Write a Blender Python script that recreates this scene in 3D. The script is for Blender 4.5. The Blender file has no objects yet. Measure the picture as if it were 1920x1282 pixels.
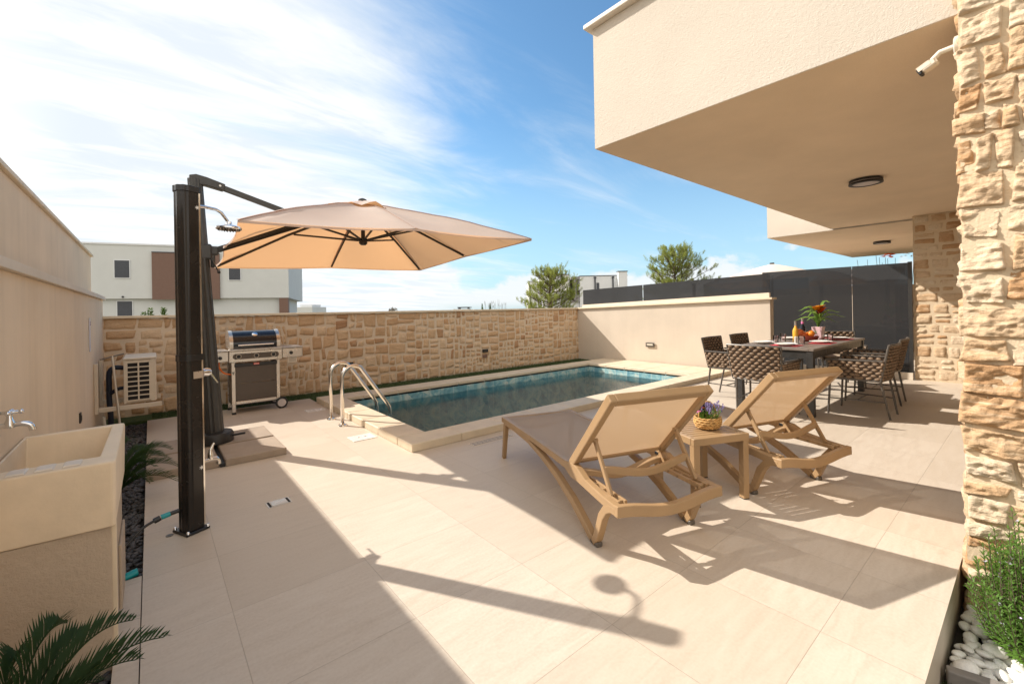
import bpy, math, random
from mathutils import Vector, Matrix, noise
R = math.radians
V = Vector
scn = bpy.context.scene
COL = scn.collection

# ------------------------------------------------------------------ camera
cam_d = bpy.data.cameras.new('camera')
cam = bpy.data.objects.new('camera', cam_d)
COL.objects.link(cam)
scn.camera = cam
cam_d.sensor_width = 36.0
cam_d.lens = 817.97 / 1920 * 36.0
cam_d.shift_y = (641 - 578.34) / 1920 * -1.0
cam_d.clip_start = 0.05
cam_d.clip_end = 5000
YAW = 0.878533
cam.location = (0, 0, 1.40)
rot = Matrix.Rotation(YAW - math.pi / 2, 4, 'Z') @ Matrix.Rotation(math.pi / 2, 4, 'X') @ Matrix.Rotation(R(-1.0), 4, 'Z')
cam.rotation_euler = rot.to_euler()

# ------------------------------------------------------------------ world and sun
SUN = V((-0.668, 1.12, 1.0)).normalized()
world = bpy.data.worlds.new('World')
scn.world = world
world.use_nodes = True
wn, wl = world.node_tree.nodes, world.node_tree.links
wn.clear()
def W(t, **k):
    n = wn.new(t)
    for a, b in k.items():
        setattr(n, a, b)
    return n
def wmath(op, a, b=None, c=None):
    n = W('ShaderNodeMath', operation=op)
    for i, x in enumerate((a, b, c)):
        if x is None: continue
        if isinstance(x, (int, float)): n.inputs[i].default_value = x
        else: wl.new(x, n.inputs[i])
    return n.outputs[0]
def wramp(x, lo, hi, smooth=True):
    n = W('ShaderNodeMapRange', interpolation_type='SMOOTHSTEP' if smooth else 'LINEAR')
    wl.new(x, n.inputs['Value'])
    n.inputs['From Min'].default_value = lo
    n.inputs['From Max'].default_value = hi
    return n.outputs['Result']
out = W('ShaderNodeOutputWorld')
bg = W('ShaderNodeBackground')
bg.inputs['Strength'].default_value = 0.15
wl.new(bg.outputs[0], out.inputs['Surface'])
sky = W('ShaderNodeTexSky', sky_type='NISHITA')
sky.sun_disc = False
sky.sun_elevation = math.asin(SUN.z)
sky.sun_rotation = -R(30.8)
sky.air_density = 1.0
sky.dust_density = 0.6
sky.ozone_density = 1.6
sky.altitude = 20
tc = W('ShaderNodeTexCoord')
sep = W('ShaderNodeSeparateXYZ')
wl.new(tc.outputs['Generated'], sep.inputs[0])
dx, dy, dz = sep.outputs
zz = wmath('ADD', wmath('MAXIMUM', dz, 0.0), 0.12)
px_, py_ = wmath('DIVIDE', dx, zz), wmath('DIVIDE', dy, zz)
cmb = W('ShaderNodeCombineXYZ')
wl.new(px_, cmb.inputs[0]); wl.new(py_, cmb.inputs[1])
def wnoise(vec, scale, detail, rough, dist=0.0):
    n = W('ShaderNodeTexNoise')
    wl.new(vec, n.inputs['Vector'])
    n.inputs['Scale'].default_value = scale
    n.inputs['Detail'].default_value = detail
    n.inputs['Roughness'].default_value = rough
    n.inputs['Distortion'].default_value = dist
    return n.outputs['Fac']
mp = W('ShaderNodeMapping')
wl.new(cmb.outputs[0], mp.inputs['Vector'])
mp.inputs['Rotation'].default_value = (0, 0, R(-28))
mp.inputs['Scale'].default_value = (0.45, 1.3, 1)
n_cirrus = wnoise(mp.outputs[0], 1.6, 8, 0.62, 0.5)
n_big = wnoise(cmb.outputs[0], 0.55, 4, 0.5)
# cloud veil is thick around the sun and thins out away from it
SH = V((SUN.x, SUN.y, 0)).normalized()
az = wmath('ADD', wmath('MULTIPLY', dx, SH.x), wmath('MULTIPLY', dy, SH.y))
veil = wramp(az, 0.22, 0.86)
thr = wmath('SUBTRACT', 1.03, wmath('MULTIPLY', veil, 0.66))
m1 = wmath('SUBTRACT', wmath('ADD', wmath('MULTIPLY', n_cirrus, 0.95), wmath('MULTIPLY', n_big, 0.65)), thr)
cirrus = wmath('MULTIPLY', wramp(m1, -0.26, 0.34), 0.97)
# low cumulus bank just above the horizon
cv = W('ShaderNodeCombineXYZ')
ang = wmath('ARCTAN2', dy, dx)
wl.new(ang, cv.inputs[0]); wl.new(wmath('MULTIPLY', dz, 1.5), cv.inputs[1])
n_cum = wnoise(cv.outputs[0], 8.0, 7, 0.55, 0.15)
n_cum2 = wnoise(cv.outputs[0], 3.2, 2, 0.5)
hgt = wramp(dz, 0.20, 0.0, False)
cum = wramp(wmath('SUBTRACT', wmath('ADD', wmath('ADD', wmath('MULTIPLY', n_cum, 0.55), wmath('MULTIPLY', n_cum2, 0.45)), wmath('MULTIPLY', hgt, 0.34)), 0.70), 0.0, 0.06)
cum = wmath('MULTIPLY', cum, wmath('MULTIPLY', wramp(dz, -0.01, 0.02), 0.85))
haze = wmath('MULTIPLY', wramp(dz, 0.42, 0.0), 0.62)
def wmix(f, a, b):
    n = W('ShaderNodeMix', data_type='RGBA')
    wl.new(f, n.inputs['Factor'])
    for s, x in (('A', a), ('B', b)):
        i = [q for q in n.inputs if q.name == s and q.type == 'RGBA'][0]
        if isinstance(x, tuple): i.default_value = x
        else: wl.new(x, i)
    return [q for q in n.outputs if q.type == 'RGBA'][0]
K = 1.0
c0 = sky.outputs[0]
tint = W('ShaderNodeMix', data_type='RGBA', blend_type='MULTIPLY')
tint.inputs['Factor'].default_value = 1.0
_i = [q for q in tint.inputs if q.type == 'RGBA']
wl.new(c0, _i[0]); _i[1].default_value = (0.43, 0.59, 0.63, 1)
c0 = [q for q in tint.outputs if q.type == 'RGBA'][0]
c1 = wmix(haze, c0, (1.75, 2.4, 2.95, 1))
c2 = wmix(cum, c1, (3.1, 3.15, 3.2, 1))
# cloud near the sun brightened outside the view, added as fill light
sun_fill = wramp(wmath('ADD', az, wmath('MULTIPLY', dz, 0.25)), 0.93, 1.12)
shade_ = wramp(wnoise(mp.outputs[0], 3.1, 7, 0.6, 0.6), 0.38, 0.62)
ccol = wmix(sun_fill, wmix(shade_, (2.75, 2.95, 3.15, 1), (3.5, 3.5, 3.5, 1)), (8.5, 8.2, 7.8, 1))
c3 = wmix(cirrus, c2, ccol)
FW = V((math.cos(YAW), math.sin(YAW), 0))
fwd = wmath('ADD', wmath('MULTIPLY', dx, FW.x), wmath('MULTIPLY', dy, FW.y))
behind = wmath('MULTIPLY', wramp(fwd, 0.15, -0.25), 0.85)  # unseen warm sky added behind the camera as fill
c3 = wmix(behind, c3, (5.0, 4.6, 4.1, 1))
wl.new(c3, bg.inputs['Color'])

sun_d = bpy.data.lights.new('sun', 'SUN')
sun_d.energy = 3.3
sun_d.angle = R(0.55)
sun_d.color = (1.0, 0.93, 0.84)
sun = bpy.data.objects.new('sun', sun_d)
COL.objects.link(sun)
sun.rotation_euler = SUN.to_track_quat('Z', 'Y').to_euler()
sun.location = (-10, 15, 15)

vs = scn.view_settings
vs.view_transform = 'Standard'
vs.look = 'None'
vs.exposure = 1.08
vs.gamma = 1.0
scn.cycles.max_bounces = 10
scn.cycles.diffuse_bounces = 5
scn.cycles.transparent_max_bounces = 24
scn.cycles.sample_clamp_indirect = 6.0

# ------------------------------------------------------------------ materials
def srgb(r, g, b):
    f = lambda c: (c / 255 / 12.92) if c / 255 <= 0.04045 else ((c / 255 + 0.055) / 1.055) ** 2.4
    return (f(r), f(g), f(b), 1)

class M:
    """small node-material helper"""
    def __init__(s, name):
        s.m = bpy.data.materials.new(name)
        s.m.use_nodes = True
        s.n, s.l = s.m.node_tree.nodes, s.m.node_tree.links
        s.b = s.n['Principled BSDF']
        s.tc = None
    def coord(s, kind='Object'):
        if not s.tc: s.tc = s.n.new('ShaderNodeTexCoord')
        return s.tc.outputs[kind]
    def map(s, scale=(1, 1, 1), rot=(0, 0, 0), kind='Object', loc=(0, 0, 0)):
        q = s.n.new('ShaderNodeMapping')
        s.l.new(s.coord(kind), q.inputs['Vector'])
        q.inputs['Scale'].default_value = scale
        q.inputs['Rotation'].default_value = rot
        q.inputs['Location'].default_value = loc
        return q.outputs[0]
    def noise(s, scale, detail=4, rough=0.5, vec=None, dist=0.0):
        q = s.n.new('ShaderNodeTexNoise')
        s.l.new(vec if vec is not None else s.coord(), q.inputs['Vector'])
        q.inputs['Scale'].default_value = scale
        q.inputs['Detail'].default_value = detail
        q.inputs['Roughness'].default_value = rough
        q.inputs['Distortion'].default_value = dist
        return q.outputs['Fac']
    def voronoi(s, scale, vec=None, feature='F1', out='Distance'):
        q = s.n.new('ShaderNodeTexVoronoi')
        q.feature = feature
        s.l.new(vec if vec is not None else s.coord(), q.inputs['Vector'])
        q.inputs['Scale'].default_value = scale
        return q.outputs[out]
    def math(s, op, a, b=None, c=None):
        q = s.n.new('ShaderNodeMath'); q.operation = op
        for i, x in enumerate((a, b, c)):
            if x is None: continue
            if isinstance(x, (int, float)): q.inputs[i].default_value = x
            else: s.l.new(x, q.inputs[i])
        return q.outputs[0]
    def rng(s, x, a, b, c=0.0, d=1.0, smooth=False):
        q = s.n.new('ShaderNodeMapRange')
        if smooth: q.interpolation_type = 'SMOOTHSTEP'
        s.l.new(x, q.inputs['Value'])
        for k, v in zip(('From Min', 'From Max', 'To Min', 'To Max'), (a, b, c, d)): q.inputs[k].default_value = v
        return q.outputs['Result']
    def ramp(s, x, stops):
        q = s.n.new('ShaderNodeValToRGB')
        s.l.new(x, q.inputs[0])
        e = q.color_ramp.elements
        e[0].position = stops[0][0]; e[-1].position = stops[-1][0]
        for p, c in stops[1:-1]: e.new(p)
        for i, (p, c) in enumerate(stops):
            e[i].color = c if len(c) == 4 else (*c, 1)
        return q.outputs[0]
    def mix(s, f, a, b, mode='MIX'):
        q = s.n.new('ShaderNodeMix'); q.data_type = 'RGBA'; q.blend_type = mode
        if isinstance(f, (int, float)): q.inputs[0].default_value = f
        else: s.l.new(f, q.inputs[0])
        ins = [i for i in q.inputs if i.type == 'RGBA']
        for i, x in zip(ins, (a, b)):
            if isinstance(x, tuple): i.default_value = x if len(x) == 4 else (*x, 1)
            else: s.l.new(x, i)
        return [o for o in q.outputs if o.type == 'RGBA'][0]
    def color(s, x):
        if isinstance(x, tuple): s.b.inputs['Base Color'].default_value = x if len(x) == 4 else (*x, 1)
        else: s.l.new(x, s.b.inputs['Base Color'])
        return s
    def rough(s, x):
        if isinstance(x, (int, float)): s.b.inputs['Roughness'].default_value = x
        else: s.l.new(x, s.b.inputs['Roughness'])
        return s
    def bump(s, h, strength=0.3, dist=0.01):
        q = s.n.new('ShaderNodeBump')
        q.inputs['Strength'].default_value = strength
        q.inputs['Distance'].default_value = dist
        s.l.new(h, q.inputs['Height'])
        s.l.new(q.outputs[0], s.b.inputs['Normal'])
        s.nrm = q.outputs[0]
        return s
    def set(s, **k):
        for a, b in k.items(): s.b.inputs[a.replace('_', ' ')].default_value = b
        return s

def simple(name, c, rough=0.5, metal=0.0, var=0.12, nscale=9.0, bump=0.0, bscale=60, spec=None):
    m = M(name)
    n = m.noise(nscale, 5, 0.6)
    d = tuple(max(0, x * (1 - var)) for x in c[:3]); e = tuple(min(1, x * (1 + var)) for x in c[:3])
    m.color(m.ramp(n, [(0.3, d), (0.7, e)]))
    m.rough(m.rng(m.noise(nscale * 2.3, 3), 0.3, 0.7, max(0.02, rough - 0.07), min(1, rough + 0.07)))
    m.set(Metallic=metal)
    if spec is not None: m.b.inputs['Specular IOR Level'].default_value = spec
    if bump: m.bump(m.noise(bscale, 4, 0.6), bump, 0.004)
    return m.m

def translucent(name, c, tc_, mixf, rough=0.8, transp=0.0, weave=0):
    m = M(name)
    n = m.noise(3.0, 4)
    m.color(m.ramp(n, [(0.3, tuple(x * 0.95 for x in c[:3])), (0.7, c)]))
    m.rough(rough)
    m.b.inputs['Specular IOR Level'].default_value = 0.2
    if weave: m.bump(m.noise(weave, 2), 0.15, 0.002)
    t = m.n.new('ShaderNodeBsdfTranslucent'); t.inputs[0].default_value = (*tc_[:3], 1)
    x = m.n.new('ShaderNodeMixShader'); x.inputs[0].default_value = mixf
    m.l.new(m.b.outputs[0], x.inputs[1]); m.l.new(t.outputs[0], x.inputs[2])
    o = m.n['Material Output']
    last = x.outputs[0]
    if transp:
        tr = m.n.new('ShaderNodeBsdfTransparent')
        y = m.n.new('ShaderNodeMixShader'); y.inputs[0].default_value = transp
        m.l.new(last, y.inputs[1]); m.l.new(tr.outputs[0], y.inputs[2]); last = y.outputs[0]
    m.l.new(last, o.inputs['Surface'])
    return m.m

def deck_material():
    m = M('beige_porcelain_paving')
    co = m.coord('Object')
    s = m.n.new('ShaderNodeSeparateXYZ'); m.l.new(co, s.inputs[0])
    def joint(axis, off, period, w):
        f = m.math('FRACT', m.math('DIVIDE', m.math('SUBTRACT', axis, off), period))
        d = m.math('MULTIPLY', m.math('ABSOLUTE', m.math('SUBTRACT', f, 0.5)), period)
        return m.rng(d, period / 2 - w, period / 2 - w * 0.35)
    j = m.math('MAXIMUM', joint(s.outputs[1], 0.0, 0.608, 0.0024), joint(s.outputs[0], 0.28, 0.635, 0.0024))
    tx = m.math('FLOOR', m.math('DIVIDE', m.math('SUBTRACT', s.outputs[0], 0.28), 0.635))
    ty = m.math('FLOOR', m.math('DIVIDE', s.outputs[1], 0.608))
    cb = m.n.new('ShaderNodeCombineXYZ'); m.l.new(tx, cb.inputs[0]); m.l.new(ty, cb.inputs[1])
    wnz = m.n.new('ShaderNodeTexWhiteNoise'); m.l.new(cb.outputs[0], wnz.inputs['Vector'])
    # per tile offset of the veining
    off = m.n.new('ShaderNodeVectorMath'); off.operation = 'MULTIPLY_ADD'
    m.l.new(wnz.outputs['Color'], off.inputs[0]); off.inputs[1].default_value = (9, 9, 9); m.l.new(co, off.inputs[2])
    mp = m.n.new('ShaderNodeMapping'); m.l.new(off.outputs[0], mp.inputs['Vector'])
    mp.inputs['Scale'].default_value = (1.6, 9, 1); mp.inputs['Rotation'].default_value = (0, 0, R(6))
    n1 = m.noise(2.4, 7, 0.62, mp.outputs[0], 0.8)
    n2 = m.noise(70, 3, 0.6)
    n3 = m.noise(0.9, 4, 0.55)
    n4 = m.noise(3.7, 6, 0.65)
    f = m.math('ADD', m.math('MULTIPLY', n1, 0.6), m.math('MULTIPLY', n2, 0.4))
    c = m.ramp(f, [(0.30, (0.475, 0.395, 0.31)), (0.5, (0.56, 0.48, 0.39)), (0.72, (0.62, 0.55, 0.46))])
    c = m.mix(m.rng(n3, 0.35, 0.7, 0.0, 0.35), c, (0.60, 0.515, 0.42, 1))
    c = m.mix(m.math('MULTIPLY', m.rng(wnz.outputs['Value'], 0, 1, 0, 1), 0.42), c, (0.47, 0.39, 0.30, 1))
    c = m.mix(m.rng(n4, 0.60, 0.74, 0.0, 0.22, True), c, (0.36, 0.28, 0.20, 1))
    c = m.mix(m.math('MULTIPLY', j, 0.36), c, (0.22, 0.17, 0.125, 1))
    m.color(c)
    m.rough(m.rng(n1, 0.3, 0.7, 0.42, 0.6))
    m.b.inputs['Specular IOR Level'].default_value = 0.35
    h = m.math('SUBTRACT', m.math('MULTIPLY', f, 0.25), m.math('MULTIPLY', j, 1.0))
    m.bump(h, 0.35, 0.004)
    return m.m

def stucco(name, c, streak=0.0, grain=0.5, gscale=180, dark=0.85):
    m = M(name)
    n1 = m.noise(1.3, 5, 0.6)
    n2 = m.noise(gscale, 3, 0.7)
    vec = m.map((7, 7, 0.55))
    n3 = m.noise(1.0, 6, 0.6, vec)
    cd = tuple(x * dark for x in c[:3])
    col = m.ramp(n1, [(0.3, cd), (0.7, tuple(min(1, x * 1.04) for x in c[:3]))])
    if streak:
        col = m.mix(m.rng(n3, 0.44, 0.72, 0, streak), col, tuple(x * 0.62 for x in c[:3]) + (1,))
        n4 = m.noise(2.6, 6, 0.7, m.map((5, 5, 0.4)))
        col = m.mix(m.rng(n4, 0.52, 0.75, 0, streak * 0.8), col, tuple(min(1, x * 1.18) for x in c[:3]) + (1,))
    col = m.mix(m.rng(n2, 0.35, 0.65, 0, 0.14), col, tuple(x * 0.6 for x in c[:3]) + (1,))
    m.color(col).rough(0.9)
    m.b.inputs['Specular IOR Level'].default_value = 0.2
    m.bump(m.math('ADD', n2, m.math('MULTIPLY', m.noise(gscale * 0.35, 3, 0.6), 0.8)), grain, 0.004)
    return m.m

def stone_mat(name, stops, bs=38, bstr=0.5, spots=0.5):
    m = M(name)
    a = m.n.new('ShaderNodeAttribute'); a.attribute_name = 'tone'
    s = m.n.new('ShaderNodeSeparateColor'); m.l.new(a.outputs['Color'], s.inputs[0])
    c = m.ramp(s.outputs[0], stops)
    n1 = m.noise(6.0, 8, 0.68, None, 0.6)
    n2 = m.noise(26, 6, 0.7)
    n3 = m.noise(5.0, 7, 0.6, m.map((0.7, 0.7, 5.5), (0.3, 0.2, 0)), 1.0)
    lo = tuple(x for x in (0.42, 0.24, 0.11))
    c = m.mix(m.math('MULTIPLY', m.rng(n1, 0.50, 0.72), spots), c, lo)
    c = m.mix(m.math('MULTIPLY', m.rng(n3, 0.52, 0.70), spots * 0.7), c, (0.80, 0.66, 0.47))
    c = m.mix(m.rng(n2, 0.52, 0.70, 0, 0.30), c, (0.25, 0.16, 0.09))
    m.color(c).rough(0.88)
    m.b.inputs['Specular IOR Level'].default_value = 0.25
    h = m.math('ADD', m.math('MULTIPLY', m.noise(bs, 7, 0.68), 1.0), m.math('MULTIPLY', m.noise(bs * 0.3, 4, 0.6, m.map((1, 1, 3.5), (0.25, 0.1, 0.0))), 1.3))
    m.bump(h, bstr, 0.012)
    return m.m

MAT = {}
MAT['deck'] = deck_material()
MAT['coping'] = simple('cream_stone_coping', (0.62, 0.52, 0.38), 0.55, var=0.10, nscale=5, bump=0.3, bscale=45)
MAT['stucco'] = stucco('cream_stucco', (0.60, 0.535, 0.455), 0, 0.95, 120, 0.95)
MAT['bounce_tint_soffit'] = stucco('bounce_tinted_stucco', (0.78, 0.625, 0.455), 0, 0.6, 120, 0.93)  # same stucco, colour warmed to paint in light bounced off the deck
MAT['stucco_smooth'] = stucco('cream_plaster', (0.62, 0.53, 0.43), 0.10, 0.35, 160, 0.92)
MAT['wall_left'] = stucco('weathered_beige_render', (0.82, 0.655, 0.475), 0.20, 0.25, 200, 0.9)
MAT['band'] = simple('pale_stone_band', (0.66, 0.57, 0.46), 0.7, var=0.06, nscale=4, bump=0.2)
MAT['cap'] = simple('cream_stone_cap', (0.70, 0.58, 0.42), 0.6, var=0.08, nscale=7, bump=0.2)
MAT['white_wall'] = stucco('white_render', (0.62, 0.64, 0.63), 0.03, 0.1, 60, 0.97)
MAT['white_wall2'] = stucco('bright_white_render', (0.74, 0.76, 0.78), 0.03, 0.1, 60, 0.97)
MAT['brown_panel'] = simple('brown_panel', srgb(118, 92, 80)[:3], 0.7, var=0.05)
MAT['dark_window'] = simple('dark_grey_shutter', srgb(66, 70, 78)[:3], 0.4, var=0.08)
MAT['wall_stone'] = stone_mat('tan_rubble_stone', [(0.0, (0.40, 0.225, 0.12)), (0.15, (0.52, 0.33, 0.185)), (0.6, (0.60, 0.415, 0.255)), (0.9, (0.66, 0.49, 0.33)), (1.0, (0.54, 0.31, 0.16))], 45, 0.7, 0.35)
MAT['mortar'] = stucco('sandy_mortar', (0.68, 0.55, 0.41), 0, 0.6, 90, 0.88)
MAT['pillar_stone'] = stone_mat('cream_split_stone', [(0.0, (0.44, 0.25, 0.12)), (0.25, (0.54, 0.37, 0.22)), (0.6, (0.61, 0.465, 0.315)), (1.0, (0.67, 0.56, 0.42))], 30, 1.0, 0.7)
MAT['mortar_pale'] = stucco('pale_sandy_mortar', (0.66, 0.53, 0.37), 0, 0.9, 70, 0.9)
MAT['charcoal'] = simple('charcoal_aluminium', (0.035, 0.034, 0.035), 0.32, 0.4, var=0.1)
MAT['mast_grey'] = simple('dark_grey_aluminium', (0.06, 0.058, 0.055), 0.4, 0.5, var=0.1)
MAT['black'] = simple('black_plastic', (0.012, 0.012, 0.013), 0.35, var=0.1)
MAT['black_gloss'] = simple('black_gloss_metal', (0.026, 0.022, 0.019), 0.24, 0.35, var=0.15, nscale=3)
MAT['steel'] = simple('brushed_steel', (0.56, 0.52, 0.47), 0.30, 0.85, var=0.06, nscale=4)
MAT['steel_polished'] = simple('polished_steel', (0.78, 0.74, 0.68), 0.13, 1.0, var=0.03)
MAT['chrome'] = simple('chrome', (0.75, 0.76, 0.78), 0.08, 1.0, var=0.02)
MAT['enamel'] = simple('glossy_black_enamel', (0.012, 0.014, 0.02), 0.09, 0.0, var=0.1)
MAT['white_plastic'] = simple('white_plastic', (0.66, 0.60, 0.50), 0.4, var=0.06)
MAT['white_pure'] = simple('white_ceramic', (0.74, 0.71, 0.66), 0.25, var=0.03)
MAT['resin'] = simple('tan_resin', (0.35, 0.225, 0.115), 0.42, var=0.07, nscale=3, bump=0.12, bscale=120)
MAT['sling'] = translucent('beige_mesh_sling', (0.42, 0.36, 0.305), (0.66, 0.42, 0.22), 0.32, 0.85, 0.08, 420)
MAT['canopy'] = translucent('taupe_canopy_fabric', (0.68, 0.585, 0.52), (0.74, 0.40, 0.18), 0.38, 0.85, 0.0, 300)
MAT['canopy_white'] = translucent('white_canopy_fabric', (0.72, 0.65, 0.60), (0.9, 0.7, 0.5), 0.25)
MAT['rope'] = simple('brown_rope_weave', (0.215, 0.145, 0.092), 0.75, var=0.22, nscale=14, bump=0.5, bscale=160)
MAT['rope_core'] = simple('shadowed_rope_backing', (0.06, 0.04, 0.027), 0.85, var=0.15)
MAT['frame_grey'] = simple('taupe_grey_frame', (0.12, 0.105, 0.09), 0.4, 0.3, var=0.08)
MAT['table_top'] = simple('grey_brown_table_slats', (0.20, 0.165, 0.14), 0.35, var=0.18, nscale=5)
MAT['concrete'] = simple('cream_cast_concrete', (0.76, 0.625, 0.455), 0.6, var=0.09, nscale=5, bump=0.25, bscale=50)
MAT['concrete_rim'] = simple('pale_cast_concrete', (0.70, 0.63, 0.54), 0.55, var=0.10, nscale=9, bump=0.3, bscale=70)
MAT['pedestal'] = stucco('rough_tan_render', (0.52, 0.42, 0.32), 0, 1.0, 70, 0.9)
MAT['slab'] = simple('brown_grey_concrete_slab', (0.33, 0.26, 0.195), 0.75, var=0.10, nscale=5, bump=0.3, bscale=60)
MAT['gravel'] = simple('black_gravel', (0.07, 0.068, 0.07), 0.6, var=0.5, nscale=9)
MAT['soil'] = simple('dark_soil', (0.03, 0.025, 0.02), 0.95, var=0.3)
MAT['pebble'] = simple('grey_cream_pebble', (0.80, 0.78, 0.73), 0.45, var=0.10, nscale=5, bump=0.1)
MAT['slate'] = simple('grey_slate', (0.22, 0.20, 0.18), 0.7, var=0.25, nscale=8, bump=0.5, bscale=30)
MAT['mast_black'] = simple('matt_black_metal', (0.030, 0.027, 0.025), 0.45, 0.3, var=0.1)
MAT['dark_brown_panel'] = simple('dark_taupe_steel', (0.085, 0.068, 0.055), 0.35, 0.3, var=0.06)
MAT['ac_cream'] = simple('cream_painted_steel', (0.62, 0.54, 0.43), 0.45, var=0.05)
MAT['dark_void'] = simple('dark_recess', (0.012, 0.010, 0.009), 0.8)
MAT['flower_mauve'] = simple('pale_mauve_petal', (0.62, 0.56, 0.72), 0.7, var=0.1)
MAT['brown_grey'] = simple('grey_render', (0.25, 0.24, 0.25), 0.8, var=.05)
MAT['grass_dry'] = simple('dry_twigs', (0.16, 0.13, 0.08), 0.9, var=.2)
MAT['teal'] = simple('teal_plastic', (0.01, 0.30, 0.33), 0.35)
MAT['orange_hose'] = simple('orange_gas_hose', (0.85, 0.19, 0.03), 0.4)
MAT['wicker'] = simple('golden_wicker', (0.52, 0.30, 0.10), 0.6, var=0.35, nscale=55, bump=0.9, bscale=110)
MAT['grass'] = simple('dark_turf', (0.045, 0.075, 0.02), 0.9, var=0.3, nscale=20)
MAT['pine'] = translucent('olive_pine_needles', (0.21, 0.24, 0.06), (0.42, 0.46, 0.10), 0.3)
MAT['pine_pale'] = translucent('grey_green_pineapple_leaf', (0.22, 0.30, 0.18), (0.4, 0.5, 0.25), 0.3)
MAT['bark'] = simple('grey_bark', (0.12, 0.085, 0.06), 0.9, bump=0.5)
MAT['palm'] = translucent('dark_green_frond', (0.024, 0.052, 0.016), (0.07, 0.13, 0.03), 0.25, 0.6)
MAT['rosemary'] = translucent('rosemary_needles', (0.10, 0.20, 0.035), (0.28, 0.46, 0.07), 0.3, 0.5)
MAT['shrub'] = translucent('green_shrub_leaves', (0.05, 0.10, 0.025), (0.14, 0.22, 0.04), 0.3, 0.5)
MAT['flower_orange'] = translucent('orange_petal', (0.95, 0.20, 0.02), (1.0, 0.3, 0.03), 0.35)
MAT['flower_red'] = translucent('red_petal', (0.80, 0.04, 0.015), (0.9, 0.08, 0.02), 0.3)
MAT['flower_yellow'] = translucent('yellow_bract', (0.90, 0.42, 0.03), (1.0, 0.55, 0.05), 0.3)
MAT['flower_purple'] = simple('lavender_flower', (0.20, 0.16, 0.34), 0.7, var=0.3, nscale=60)
MAT['flower_pink'] = simple('pink_flower', (0.70, 0.18, 0.40), 0.6, var=0.2)
MAT['leaf_bright'] = translucent('bright_leaf', (0.14, 0.27, 0.05), (0.35, 0.5, 0.1), 0.35, 0.35)
MAT['leaf_red'] = translucent('dark_red_leaf', (0.16, 0.045, 0.025), (0.4, 0.08, 0.03), 0.3, 0.35)
MAT['pot_pink'] = simple('pale_pink_glazed_pot', (0.72, 0.48, 0.50), 0.25, var=0.15, nscale=12)
MAT['placemat'] = simple('red_placemat', (0.55, 0.06, 0.07), 0.7, var=0.12)
MAT['orange_fruit'] = simple('orange_rind', (0.90, 0.27, 0.02), 0.4, bump=0.3, bscale=150)
MAT['pumpkin'] = simple('red_orange_apple', (0.70, 0.17, 0.05), 0.3, var=0.3)
MAT['dark_red'] = simple('dark_red_basket', (0.20, 0.03, 0.015), 0.5, var=0.3, nscale=40)
MAT['lamp_white'] = simple('opal_lamp_cover', (0.55, 0.50, 0.48), 0.4)
MAT['thermo'] = simple('pale_blue_white_card', (0.62, 0.62, 0.70), 0.4, var=0.03)
MAT['purple'] = simple('purple_print', (0.12, 0.04, 0.25), 0.5)
MAT['red_badge'] = simple('red_badge', (0.65, 0.03, 0.02), 0.4)
MAT['navy_pipe'] = simple('dark_blue_foam_pipe', (0.01, 0.014, 0.03), 0.6)
MAT['tile_roof'] = simple('grey_brown_roof_tile', (0.16, 0.12, 0.10), 0.8, var=0.25, nscale=12)
MAT['earth'] = simple('dry_grass_ground', (0.16, 0.14, 0.08), 0.95, var=0.3, nscale=0.5)

def glass(name, tint, rough=0.0, ior=1.45, gcol=(1, 1, 1)):
    m = M(name)
    m.n.remove(m.b)
    tr = m.n.new('ShaderNodeBsdfTransparent'); tr.inputs[0].default_value = (*tint, 1)
    gl = m.n.new('ShaderNodeBsdfGlossy'); gl.inputs[0].default_value = (*gcol, 1); gl.inputs['Roughness'].default_value = rough
    fr = m.n.new('ShaderNodeFresnel'); fr.inputs['IOR'].default_value = ior
    x = m.n.new('ShaderNodeMixShader')
    m.l.new(fr.outputs[0], x.inputs[0]); m.l.new(tr.outputs[0], x.inputs[1]); m.l.new(gl.outputs[0], x.inputs[2])
    m.l.new(x.outputs[0], m.n['Material Output'].inputs['Surface'])
    return m.m
def tinted_glass():
    """smoked glass: a grey body seen evenly, a little see-through, sharp reflections"""
    m = M('smoked_grey_glass')
    tr = m.n.new('ShaderNodeBsdfTransparent'); tr.inputs[0].default_value = (0.20, 0.205, 0.21, 1)
    m.color((0.075, 0.077, 0.082)).rough(0.02)
    m.set(IOR=1.5)
    x = m.n.new('ShaderNodeMixShader'); x.inputs[0].default_value = 0.55
    m.l.new(m.b.outputs[0], x.inputs[1]); m.l.new(tr.outputs[0], x.inputs[2])
    m.l.new(x.outputs[0], m.n['Material Output'].inputs['Surface'])
    return m.m
MAT['smoked'] = tinted_glass()
MAT['clear'] = glass('clear_glass', (0.93, 0.95, 0.95), 0.0, 1.4)
MAT['pink_glass'] = glass('pink_tinted_glass', (0.985, 0.93, 0.93), 0.02, 1.5)
MAT['wine_dark'] = simple('dark_wine_bottle_glass', (0.008, 0.01, 0.016), 0.06)
MAT['wine_gold'] = simple('golden_wine_bottle', (0.75, 0.40, 0.05), 0.08)

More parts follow.
